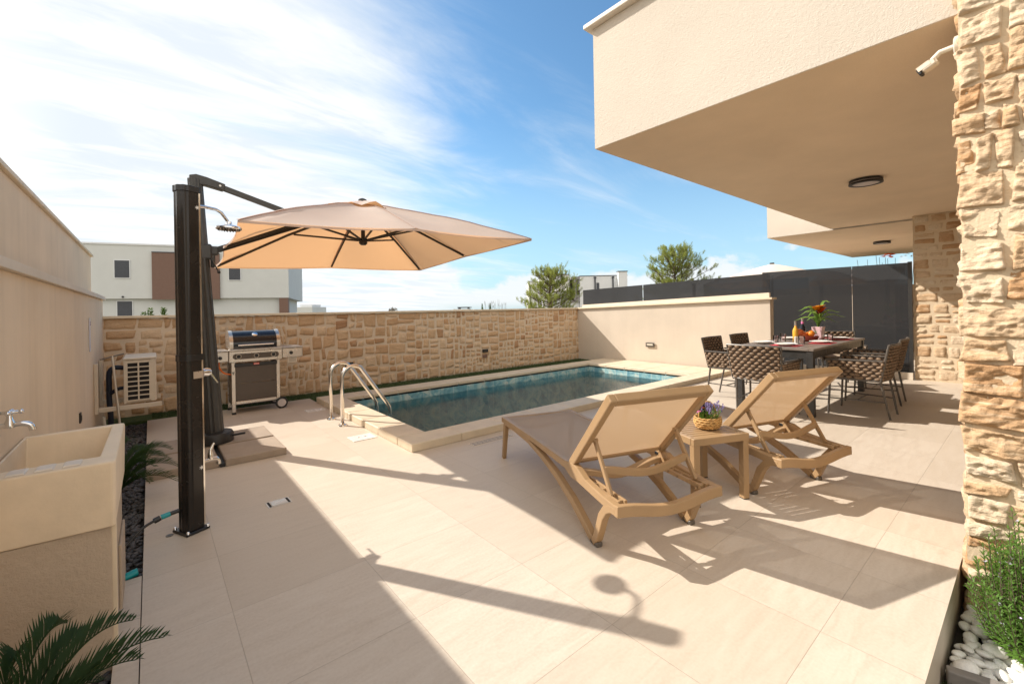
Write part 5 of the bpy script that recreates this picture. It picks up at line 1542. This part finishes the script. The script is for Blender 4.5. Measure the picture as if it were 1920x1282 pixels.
# floor fittings
t = thing('floor_box', 'rectangular steel floor box set in the paving in front of the shower', 'floor box', (.71, 3.59, .0))
m = MB(); m.box((-.078, -.058, .0), (.078, .058, .003)); m.build('rim', 'steel', t)
m = MB(); m.box((-.07, -.05, .0032), (-.055, .05, .0040)); m.box((.055, -.05, .0032), (.07, .05, .0040)); m.build('finger_slot', 'dark_void', t)
m = MB(); m.rbox((-.052, -.045, .0032), (.052, .045, .006), .001); m.build('lid', 'steel', t); t.rotation_euler = (0, 0, R(2))
t = thing('skimmer_cover', 'white rectangular lid set in the paving just below the ladder rails', 'lid', (1.79, 4.80, .0)); m = MB(); m.rbox((-.13, -.11, 0), (.13, .11, .006), .002); m.build('lid_plate', 'white_pure', t)
m = MB()
for x in (-.035, .04): m.lathe([(.010, .0062), (.010, .0075)], (x, .01, 0), 12)
m.build('screw_hole', 'frame_grey', t)
t = thing('skimmer_cover', 'shaded cream rectangular lid near the grill wheel', 'lid', (1.79, 6.59, .0)); m = MB(); m.rbox((-.125, -.09, 0), (.125, .09, .006), .002); m.build('lid_plate', 'white_pure', t)
t = thing('drain_grate', 'narrow slotted drain grate in the paving between pool and lounger', 'drain', (2.80, 3.75, .0)); m = MB(); m.box((-.27, -.055, .0), (.27, .055, .003)); m.build('tray', 'band', t)
m = MB()
for i in range(26):
    for j in range(3): m.box((-.26 + i * .02, -.045 + j * .035, .0032), (-.245 + i * .02, -.030 + j * .035, .0045))
m.build('grate', 'frame_grey', t)
t = thing('floor_drain', 'tiny round drain in the paving by the shower foot', 'drain', (.075, 3.53, .0)); m = MB(); m.lathe([(.02, .0005), (.02, .004), (.012, .005)], seg=20); m.build('ring', 'frame_grey', t, smooth=True)
m = MB(); m.lathe([(.010, .0052), (.010, .0058)], seg=14); m.build('hole', 'black', t)

# ------------------------------------------------------------------ black gravel in the narrow bed
rg = random.Random(77)
def pebble_shape(rg, r, flat=.6, seg=7, rings=5, bump=.18):
    m_ = MB(); m_.ball((0, 0, 0), (r, r * rg.uniform(.6, .85), r * flat), seg, rings)
    o = V((rg.uniform(-9, 9), rg.uniform(-9, 9), 0))
    vs = [V(p) * (1 + bump * noise.noise(V(p) / r * .9 + o)) for p in m_.v]
    return vs, m_.f
base = [pebble_shape(rg, 1, .55) for _ in range(6)]
m = MB()
for i in range(5200):
    x = rg.uniform(-.48, -.06); y = rg.uniform(2.9, 7.9) if i < 4500 else rg.uniform(.6, 2.4)
    if -.5 < x < -.12 and 2.42 < y < 3.2: continue
    if y < 3.12 and x > -.14: x = -.16 - abs(x + .14)
    vs, fs = base[i % 6]; s_ = rg.uniform(.011, .024)
    mt = Matrix.Translation((x, y, -.055 + rg.uniform(0, .022))) @ Matrix.Rotation(rg.uniform(0, 6.28), 4, 'Z') @ Matrix.Rotation(rg.uniform(-.5, .5), 4, 'X') @ Matrix.Scale(s_, 4)
    m.add(vs, fs, mt)
o = m.build('gravel', 'gravel', kind='stuff', smooth='all'); tag(o, 'bed of small black gravel between boundary wall and paving', 'gravel')

# ------------------------------------------------------------------ cycads
def frond(mb, p, az_, L, rise, droop, rg, n=38, lw=.0080, ll=.105, vup=.6):
    d_ = V((math.cos(az_), math.sin(az_), 0)); sd = V((-d_.y, d_.x, 0)); pts = []
    for i in range(n + 1):
        u = i / n
        pts.append(V(p) + d_ * (L * (u * .72 + .28 * u * u)) + V((0, 0, rise * math.sin(u * math.pi * .60) - droop * u ** 2.5)))
    for i in range(n):
        mb.beam(pts[i], pts[i + 1], .007 * (1 - .7 * i / n), .006 * (1 - .7 * i / n))
    for i in range(3, n + 1):
        u = i / n; t_ = (pts[i] - pts[i - 1]).normalized()
        l = ll * (math.sin(math.pi * min(1, .16 + u * .80)) ** .6) * rg.uniform(.9, 1.08)
        for s_ in (-1, 1):
            dd_ = (t_ * 1.05 + sd * s_ * .62 + V((0, 0, 1)) * vup * rg.uniform(.6, 1.2))
            mb.leaf(pts[i], dd_, V((0, 0, 1)) + sd * s_ * -.5, l, lw, rg.uniform(.0, .3))
def cycad(name_lab, loc_, specs, seed):
    t = thing('cycad', name_lab, 'plant', loc_, 0)
    rg = random.Random(seed)
    m = MB(); m.lathe([(.05, -.02), (.06, .02), (.045, .07), (.0, .09)], seg=14); m.build('trunk', 'bark', t, smooth=True)
    for (az_, L, rise, dr) in specs:
        m = MB(); frond(m, (0, 0, .05), R(az_), L, rise, dr, rg); m.build('frond', 'palm', t)
cycad('dark green cycad growing from the black gravel behind the concrete sink', (-.24, 4.42, -.02),
      [(0, .40, .26, .10), (-25, .42, .20, .10), (25, .38, .30, .10), (50, .36, .34, .08), (-50, .34, .22, .06), (80, .32, .38, .05), (110, .3, .36, .06), (140, .26, .3, .05), (180, .22, .34, .04), (230, .25, .3, .04), (-80, .3, .30, .05), (10, .36, .36, .06), (-12, .30, .34, .05), (65, .28, .40, .04), (-35, .30, .30, .05)], 5)
cycad('dark green cycad in the bottom left corner in front of the sink', (-.35, 1.80, .0),
      [(14, .38, .30, .02), (66, .30, .37, .02), (32, .34, .35, .02), (50, .29, .33, .02), (85, .25, .33, .02), (110, .24, .34, .02), (5, .30, .28, .0), (135, .24, .32, .03), (140, .26, .33, .03), (-25, .30, .22, .05), (-60, .30, .20, .04), (170, .26, .30, .04), (-100, .26, .18, .04), (-140, .26, .22, .03), (30, .24, .24, .04), (95, .30, .22, .04), (210, .26, .28, .04)], 9)
# low feathery herb growing through the gravel
t = thing('herb_plant', 'small feathery green herb growing through the black gravel near the hose', 'plant', (-.24, 3.62, -.04))
rg = random.Random(14); m = MB(); st2 = MB()
for i in range(60):
    a = rg.uniform(0, 6.28); r_ = rg.uniform(.02, .12); tip = V((r_ * math.cos(a), r_ * math.sin(a) * 1.6, rg.uniform(.06, .16)))
    st2.beam((tip.x * .3, tip.y * .3, 0), tip, .002, .002)
    for k in range(12):
        q = V((tip.x * .3, tip.y * .3, 0)).lerp(tip, rg.uniform(.15, 1)); m.leaf(q, V((rg.uniform(-1, 1), rg.uniform(-1, 1), rg.uniform(0, .9))), V((0, 0, 1)), rg.uniform(.015, .03), .004)
m.build('foliage', 'rosemary', t); st2.build('stem', 'shrub', t)

# ------------------------------------------------------------------ rosemary bush
ro_ = thing('rosemary_bush', 'bushy green rosemary with pale mauve flowers at the foot of the near pillar', 'plant', (2.97, -.045, -.20))
rg = random.Random(33); m = MB(); wd = MB(); fl = MB()
for i in range(270):
    a = rg.uniform(0, 6.283); rr = rg.random() ** .6
    base_ = V((.10 * rr * math.cos(a), .10 * rr * math.sin(a), 0))
    top_ = V((.32 * rr * math.cos(a) + rg.uniform(-.04, .04), .27 * rr * math.sin(a) + rg.uniform(-.04, .04), (.64 - .26 * rr * rr) * rg.uniform(.72, 1.08)))
    mid = base_.lerp(top_, .5) + V((math.cos(a), math.sin(a), 0)) * .05 * rr + V((0, 0, -.03))
    pts = curve([base_, mid, top_], 9)
    wd.tube(pts, [.0035 * (1 - .7 * k / (len(pts) - 1)) for k in range(len(pts))], 4, cap=False)
    n = 58
    for k in range(n):
        u = .12 + .88 * k / n
        idx = min(len(pts) - 2, int(u * (len(pts) - 1))); f = u * (len(pts) - 1) - idx
        q = pts[idx].lerp(pts[idx + 1], f); ax = (pts[idx + 1] - pts[idx]).normalized()
        b_ = k * 2.4 + i
        sd = (ax.cross(V((math.cos(b_), math.sin(b_), .2)))).normalized()
        m.leaf(q, ax * rg.uniform(.5, 1.1) + sd, ax, rg.uniform(.022, .034), .0068, rg.uniform(0, .3))
    if rg.random() < .14:
        for k in range(rg.randint(2, 6)):
            q = pts[rg.randint(len(pts) // 3, len(pts) - 1)] + V((rg.uniform(-.01, .01), rg.uniform(-.01, .01), 0))
            for z in range(3): fl.leaf(q, V((rg.uniform(-1, 1), rg.uniform(-1, 1), rg.uniform(-.2, 1))), V((0, 0, 1)), .010, .008)
m.build('needles', 'rosemary', ro_); wd.build('twigs', 'bark', ro_); fl.build('flowers', 'flower_mauve', ro_)

# ------------------------------------------------------------------ white pebbles, each one a stone of its own
rg = random.Random(19)
shapes = []
for k in range(5):
    vs, fs = pebble_shape(rg, 1, rg.uniform(.45, .6), 18, 12, .14)
    mm = MB(); mm.add(vs, fs); shapes.append(mm)
protos = []
placed = []
n_p = 0
rg = random.Random(23)
tries = 0
while n_p < 190 and tries < 9000:
    tries += 1
    x = rg.uniform(2.40, 3.20); y = rg.uniform(-.22, .245)
    s_ = rg.uniform(.024, .048)
    layer = 0 if tries < 4500 else .024
    if y + s_ > .272 or x + s_ > 3.22: continue
    if x < 2.62 and y < .30 and (x - 2.56) * 1.0 + (y - .12) * .25 < .045: continue
    if any((x - a) ** 2 + (y - b_) ** 2 < ((s_ + c_) * .70) ** 2 for a, b_, c_, l_ in placed if l_ == layer): continue
    placed.append((x, y, s_, layer))
    k = n_p % 5
    if n_p < 5:
        o = shapes[k].build('pebble', 'pebble', smooth='all'); protos.append(o)
    else:
        o = protos[k].copy(); COL.objects.link(o)
    o.location = (x, y, -.20 + s_ * .45 + layer); o.scale = (s_, s_, s_)
    o.rotation_euler = (rg.uniform(-.35, .35), rg.uniform(-.35, .35), rg.uniform(0, 6.28))
    tag(o, 'smooth pale grey pebble in the bed under the rosemary', 'pebble', 'pale pebbles around the rosemary')
    n_p += 1
m = MB(); m.strip([((2.545, .262, -.165), .022), ((2.575, .12, -.16), .026), ((2.60, -.02, -.162), .024), ((2.62, -.2, -.165), .02)], 0, (0, 0, 1), .07)
o = m.build('slate_edging', 'slate', bevel=.006); tag(o, 'rough grey slate edging stone between the pale pebbles and the turf', 'edging stone')
m = MB(); rg = random.Random(2)
m.box((1.2, -.6, -.22), (2.545, .272, -.205))
for i in range(9000):
    x = rg.uniform(2.0, 2.54); y = rg.uniform(-.1, .272); a = rg.uniform(0, 6.28); h = rg.uniform(.02, .04)
    m.add([(x - math.cos(a) * .003, y - math.sin(a) * .003, -.21), (x + math.cos(a) * .003, y + math.sin(a) * .003, -.21), (x + rg.uniform(-.015, .015), y + rg.uniform(-.015, .015), -.21 + h)], [(0, 1, 2)])
o = m.build('lawn', 'grass', kind='stuff'); tag(o, 'dark turf in the bottom right corner below the terrace edge', 'grass')

# ------------------------------------------------------------------ the far white house with the brown panel
wh = thing('white_house', 'large white flat roofed house with a brown panel and dark shutters, beyond the stone wall', 'house', (-2.08, 25.75, 0), -0.31025)
def hb(lo, hi, nm, mt, parent=wh, bev=0): m_ = MB(); m_.box(lo, hi); return m_.build(nm, mt, parent, bevel=bev)
hb((-7, .2, -.9), (7.35, 9, 2.12), 'lower_storey', 'white_wall')
hb((-7, 0, 2.121), (7.68, 9.2, 4.46), 'upper_storey', 'white_wall')
hb((-7.04, -.04, 4.461), (7.72, 9.24, 4.53), 'roof_edge', 'white_wall2')
hb((2.3, -.12, 2.07), (4.83, -.002, 4.15), 'brown_panel', 'brown_panel')
hb((2.3, -.14, 4.151), (4.83, -.002, 4.19), 'panel_flashing', 'dark_window')
hb((7.25, .02, -.9), (7.64, .6, 2.118), 'corner_post', 'brown_panel')
def shutter(x0, x1, z0, z1, y=-.0, parent=wh):
    f = hb((x0 - .03, y - .03, z0 - .03), (x1 + .03, y - .002, z1 + .03), 'window', 'white_wall2', parent)
    m_ = MB(); m_.box((x0, y - .034, z0), (x1, y - .031, z1))
    nsl = 12
    for k in range(nsl): zz_ = z0 + (z1 - z0) * k / nsl; m_.box((x0 + .01, y - .040, zz_ + .01), (x1 - .01, y - .0342, zz_ + (z1 - z0) / nsl - .006))
    m_.build('shutter', 'dark_window', f)
shutter(.97, 1.48, 3.03, 3.78); shutter(5.19, 5.65, 2.97, 3.59); shutter(.97, 1.49, 1.05, 2.01, .198)
m = MB(); m.lathe([(.035, 0), (.04, .05), (0, .055)], seg=14, mtx=Matrix.Translation((1.24, -.002, 2.2)) @ Matrix.Rotation(R(90), 4, 'X')); m.build('wall_spotlight', 'black', wh)

# ------------------------------------------------------------------ the far modern house with balcony
mh = thing('modern_house', 'distant white modern house with a grey framed balcony and a chimney, behind the small pine', 'house', (34.14, 30.15, 0), math.atan2(27.69 - 30.15, 37.11 - 34.14))
def mbx(lo, hi, nm, mt, parent=mh): return hb(lo, hi, nm, mt, parent)
mbx((0, 0, -.9), (4.9, 8, 4.58), 'right_wing', 'white_wall2')
mbx((-.03, -.03, 4.581), (4.93, 8, 4.66), 'roof_edge', 'dark_window')
mbx((-.9, .3, -.9), (-.02, 8, 2.0), 'base_block', 'white_wall2')
mbx((-.6, -.02, 1.98), (-.35, .25, 4.57), 'balcony_column', 'brown_grey')
mbx((-.9, -.02, 4.30), (-.001, 8, 4.56), 'balcony_lintel', 'brown_grey')
mbx((-.9, -.02, 1.98), (-.001, 8, 2.12), 'balcony_floor', 'brown_grey')
mbx((-.345, .0, 2.121), (-.01, .06, 2.72), 'balcony_panel', 'brown_grey')
mbx((-.345, .0, 2.721), (-.02, .05, 3.15), 'balcony_railing', 'black')
mbx((-.9, 4, 2.125), (-.2, 8, 4.29), 'recess_wall', 'white_wall')
mbx((-.15, 1.5, 2.13), (-.06, 2.4, 3.8), 'balcony_door', 'dark_window')
mbx((-3.8, 1.0, -.9), (-.92, 10, 4.85), 'left_wing', 'white_wall2')
mbx((-3.83, .95, 4.851), (-.9, 10, 4.93), 'roof_edge', 'dark_window')
mbx((-5.2, 2.5, -.9), (-3.84, 10, 4.28), 'low_wing', 'white_wall2')
mbx((-5.22, 2.45, 4.281), (-3.84, 10, 4.34), 'roof_edge', 'dark_window')
mbx((-3.6, .8, 1.6), (-.95, .99, 1.9), 'awning_box', 'white_wall')
m = MB(); m.hull([(-2.6, -.4, 3.1), (-1.1, -.4, 3.1), (-1.1, .98, 4.1), (-2.6, .98, 4.1)], [(-2.6, -.4, 3.13), (-1.1, -.4, 3.13), (-1.1, .98, 4.14), (-2.6, .98, 4.14)]); m.build('awning', 'white_pure', mh)
c_ = mbx((3.85, .0 - .6, -.9), (4.75, -.001, 4.95), 'chimney', 'white_wall2'); mbx((3.80, -.66, 4.951), (4.80, .05, 5.03), 'chimney_cap', 'dark_window', c_)
for x in (1.5, 3.35):
    f = mbx((x, -.12, 2.0), (x + .13, -.001, 4.35), 'downpipe', 'dark_window'); mbx((x - .05, -.16, 4.36), (x + .18, -.001, 4.52), 'hopper', 'dark_window', f)
mbx((1.72, -.03, 2.4), (2.0, -.001, 3.9), 'window', 'dark_window')
m = MB(); m.tube([(-5.0, 2.4, 0), (-5.0, 2.4, 3.9)], .07, 8); m.build('downpipe', 'dark_window', mh)

# small far buildings and plants on the skyline
t = thing('low_white_building', 'low white building far off just right of the big white house', 'building', (10.6, 43.2, 0), -.69)
hb((-1.3, 0, -.9), (1.1, 3, 1.86), 'main_block', 'white_wall', t); hb((-.1, .2, 1.861), (1.0, 2, 2.08), 'roof_block', 'white_wall2', t); m = MB(); m.tube([(-1.1, .2, 1.86), (-1.1, .2, 2.02)], .03, 6); m.build('antenna', 'dark_window', t)
t = thing('low_flat_building', 'low flat grey roofed building far away on the skyline above the stone wall', 'building', (21.95, 33.76, 0), -.69)
hb((-.75, 0, -.9), (.7, 2, 1.44), 'main_block', 'white_wall2', t); hb((-.35, -.05, 1.53), (.78, 2, 1.62), 'roof_slab', 'dark_window', t); hb((-.3, .2, 1.441), (-.2, 1.5, 1.529), 'support', 'dark_window', t); hb((.55, .2, 1.441), (.65, 1.5, 1.529), 'support', 'dark_window', t)
def leafy(mb, c, r, n, rg, L, w, upb=.4):
    for i in range(n):
        d_ = V((rg.gauss(0, 1), rg.gauss(0, 1), rg.gauss(0, 1))).normalized()
        q = V(c) + V((d_.x * r[0], d_.y * r[1], d_.z * r[2])) * rg.random() ** .4
        mb.leaf(q, d_ + V((0, 0, upb)), V((rg.uniform(-1, 1), rg.uniform(-1, 1), 1)), L * rg.uniform(.7, 1.2), w)
rg = random.Random(51)
for (x, y, lab) in ((23.43, 32.54, 'left one of two tiny dark cypresses on the skyline'), (23.99, 32.07, 'right one of two tiny dark cypresses on the skyline')):
    t = thing('cypress', lab, 'tree', (x, y, -.9), 0, 'tiny cypresses on the skyline')
    m = MB()
    for k in range(260):
        h = rg.random(); r_ = .16 * math.sin(math.pi * min(1, .12 + h * .9)) ; a = rg.uniform(0, 6.28)
        m.leaf((r_ * math.cos(a), r_ * math.sin(a), .4 + h * 2.3), (math.cos(a) * .3, math.sin(a) * .3, 1), (math.cos(a), math.sin(a), 0), .16, .05)
    m.build('crown', 'shrub', t); m = MB(); m.tube([(0, 0, 0), (0, 0, .8)], .04, 6); m.build('trunk', 'bark', t)
t = thing('tall_reeds', 'clump of thin dry reeds standing on the skyline beside the cypresses', 'reeds', (24.5, 31.7, -.9)); m = MB()
for k in range(26): a = rg.uniform(-1.0, 1.0); m.tube([(a * .8, -a * .7, 0), (a * .85 + rg.uniform(-.1, .1), -a * .75, rg.uniform(2.3, 3.2))], .008, 4)
m.build('stems', 'slate', t); m = MB()
for k in range(14): a = rg.uniform(-1, 1); m.leaf((a * .85, -a * .75, rg.uniform(2.3, 2.9)), (0, 0, 1), (1, 1, 0), .3, .035)
m.build('seed_heads', 'slate', t)
t = thing('small_shrub', 'tiny tuft of dry shrub peeping over the stone wall behind the parasol', 'shrub', (17.14, 37.75, 1.0)); m = MB(); leafy(m, (0, 0, .3), (.38, .38, .28), 240, rg, .2, .05); m.build('foliage', 'grass_dry', t); m = MB(); m.tube([(0, 0, -1.9), (0, 0, .3)], .03, 6); m.build('stem', 'bark', t)
for (x, y, zt_, lab) in ((-.10, 11.77, 1.50, 'lowest leafy shoot peeping over the wall before the white house'), (.0, 11.7, 1.57, 'middle leafy shoot peeping over the wall before the white house'), (.215, 11.51, 1.58, 'rightmost leafy shoot peeping over the wall, beside the shower column')):
    t = thing('garden_shrub', lab, 'shrub', (x, y, -.9), 0, 'leafy shoots over the stone wall'); m = MB()
    for k in range(230):
        u = rg.random(); z = 1.9 + u * (zt_ + .9 - 1.95); r_ = .09 * (1 - u) + .015; a = rg.uniform(0, 6.28)
        m.leaf((r_ * math.cos(a), r_ * math.sin(a), z), (math.cos(a), math.sin(a), rg.uniform(.2, 1.2)), (0, 0, 1), .055, .024)
    m.build('foliage', 'shrub', t); m = MB(); m.tube([(0, 0, 0), (0, 0, zt_ + .8)], .008, 6); m.build('stem', 'bark', t)

# ------------------------------------------------------------------ pines
def pine(lab, loc_, H, Wd, seed, nb=46, ns=7, base=1.0):
    t = thing('pine_tree', lab, 'tree', loc_, 0)
    rg = random.Random(seed)
    tr = MB(); tr.tube([(0, 0, 0), (.05, .02, H * .35), (-.03, .05, H * .65), (0, 0, H * .92)], [.13, .10, .06, .02], 8)
    lf = MB()
    def shoot(p, d_, L_):
        n = 24
        for k in range(n):
            u = k / n; q = p + d_ * (L_ * u); a = k * 2.4 + rg.uniform(-.4, .4)
            sd = d_.cross(V((math.cos(a), math.sin(a), .1))).normalized()
            lf.leaf(q, d_ * .75 + sd, sd, .14 * (1.05 - .5 * u) * rg.uniform(.8, 1.2), .022)
    for i in range(nb):
        h = base + (H - base) * (i / nb) ** .9 * .93
        prof = math.sin(math.pi * min(1.0, .22 + .78 * (h - base * .6) / (H - base * .6))) ** .7
        a = i * 2.39996 + rg.uniform(-.4, .4); L_ = Wd * .5 * prof * rg.uniform(.65, 1.12) + .1
        d_ = V((math.cos(a), math.sin(a), rg.uniform(.25, .6)))
        p0 = V((0, 0, h)); p2 = p0 + d_ * L_; p1 = p0.lerp(p2, .5) - V((0, 0, .06 * L_))
        tr.tube([p0, p1, p2], [.028, .018, .008], 5, cap=False)
        for k in range(ns + int(4 * L_)):
            u = rg.uniform(.28, 1.0); q = p0.lerp(p1, u * 2) if u < .5 else p1.lerp(p2, u * 2 - 1)
            off = V((rg.gauss(0, .13), rg.gauss(0, .13), rg.uniform(-.03, .12)))
            sdv = V((math.cos(a) * .35 + rg.uniform(-.45, .45), math.sin(a) * .35 + rg.uniform(-.45, .45), 1)).normalized()
            tr.beam(q, q + off, .008, .008)
            shoot(q + off, sdv, rg.uniform(.16, .36))
    for k in range(5): shoot(V((rg.uniform(-.1, .1), rg.uniform(-.1, .1), H * .86 + rg.uniform(0, .1))), V((rg.uniform(-.2, .2), rg.uniform(-.2, .2), 1)).normalized(), .4)
    tr.build('trunk', 'bark', t); lf.build('crown', 'pine', t)
pine('bushy olive green pine rising behind the stone wall at its corner', (15.55, 15.7, -.9), 4.25, 3.0, 4, 52, 10, 1.3)
pine('taller olive green pine standing beyond the low glass fence', (20.4, 11.65, -.9), 5.15, 3.5, 12, 64, 12, 1.6)

# ------------------------------------------------------------------ neighbour's yard seen through and over the smoked glass
nw = thing('yard_wall', 'pale wall of the neighbouring yard behind the smoked glass', 'wall', (16.5, 3, 0)); m = MB(); m.box((17.0, -2, -.1), (17.3, 9.5, 1.9)); loc(m, nw).build('wall_body', 'stucco_smooth', nw)
m = MB(); m.box((9.5, 4.2, -.3), (17, 9.5, -.02)); m.box((13.002, -2.6, -.3), (17, 4.2, -.02)); m.build('neighbour_paving', 'deck', kind='structure')
rf = thing('tiled_roof', 'low grey brown tiled roof showing through the top of the smoked glass', 'roof', (17, 3.4, 2)); m = MB()
for i in range(16):
    y0 = 4.6 - i * .13
    for j in range(5):
        x0 = 16.2 + j * .25; z0 = 1.98 + j * .09
        m.tube([(x0, y0, z0), (x0 + .30, y0, z0 + .10)], .052, 8)
m.hull([(16.2, 4.68, 1.93), (17.5, 4.68, 2.38), (17.5, 2.55, 2.38), (16.2, 2.55, 1.93)], [(16.2, 4.68, 1.97), (17.5, 4.68, 2.42), (17.5, 2.55, 2.42), (16.2, 2.55, 1.97)])
loc(m, rf).build('roof_tiles', 'tile_roof', rf)
m = MB(); m.box((16.4, 2.6, -.1), (17.4, 4.6, 1.92)); loc(m, rf).build('supporting_wall', 'stucco_smooth', rf)
np_ = thing('neighbour_parasol', 'white parasol top peeping over the smoked glass from next door', 'parasol', (14, 4.95, 0))
PT = V((0, 0, 2.57)); m = MB(); ring2 = [V((1.3 * math.cos(R(a)) * 1.05, 1.3 * math.sin(R(a)) * 1.05, 2.16 if k % 2 == 0 else 2.20)) for k, a in enumerate(range(20, 380, 45))]
vs = []; fs = []
for j in range(7):
    v = .03 + .97 * j / 6
    for k in range(8):
        for q_ in range(3):
            e = ring2[k].lerp(ring2[(k + 1) % 8], q_ / 3); p_ = PT.lerp(e, v); p_.z += .03 * math.sin(math.pi * v); vs.append(p_)
for j in range(6):
    for k in range(24): fs.append((j * 24 + k, j * 24 + (k + 1) % 24, (j + 1) * 24 + (k + 1) % 24, (j + 1) * 24 + k))
m.add(vs, fs).build('canopy', 'canopy_white', np_, smooth='all')
m = MB(); m.lathe([(.06, 2.56), (.06, 2.60), (.02, 2.38)], seg=12); m.build('finial', 'mast_grey', np_)
m = MB(); m.tube([(0, 0, 0), (0, 0, 2.55)], .03, 10); m.build('pole', 'mast_grey', np_, smooth=True)
fp = thing('flowering_climber', 'orange and white blossoms above the smoked glass next to the far pier', 'plant', (12.6, 2.0, 0))
rg = random.Random(6); m = MB(); m2 = MB(); m3 = MB()
for k in range(7): blossom(m, V((-.1 + rg.uniform(-.08, .08), .12 + rg.uniform(-.10, .10), 2.40 + rg.uniform(-.04, .05))), .07, rg, 9, .3)
for k in range(12): blossom(m2, V((rg.uniform(-.08, .08), -.2 + rg.uniform(-.16, .16), 2.42 + rg.uniform(-.05, .05))), .035, rg, 7, .3)
for k in range(20):
    a, b_ = rg.uniform(-.3, .4), rg.uniform(-.4, .9); m3.tube([(a * .3, b_ * .4, 0), (a * .5, b_ * .9, 1.6), (a, b_, rg.uniform(2.2, 2.46))], .004, 4)
m.build('orange_blossoms', 'flower_orange', fp); m2.build('white_blossoms', 'white_pure', fp); m3.build('stems', 'bark', fp)
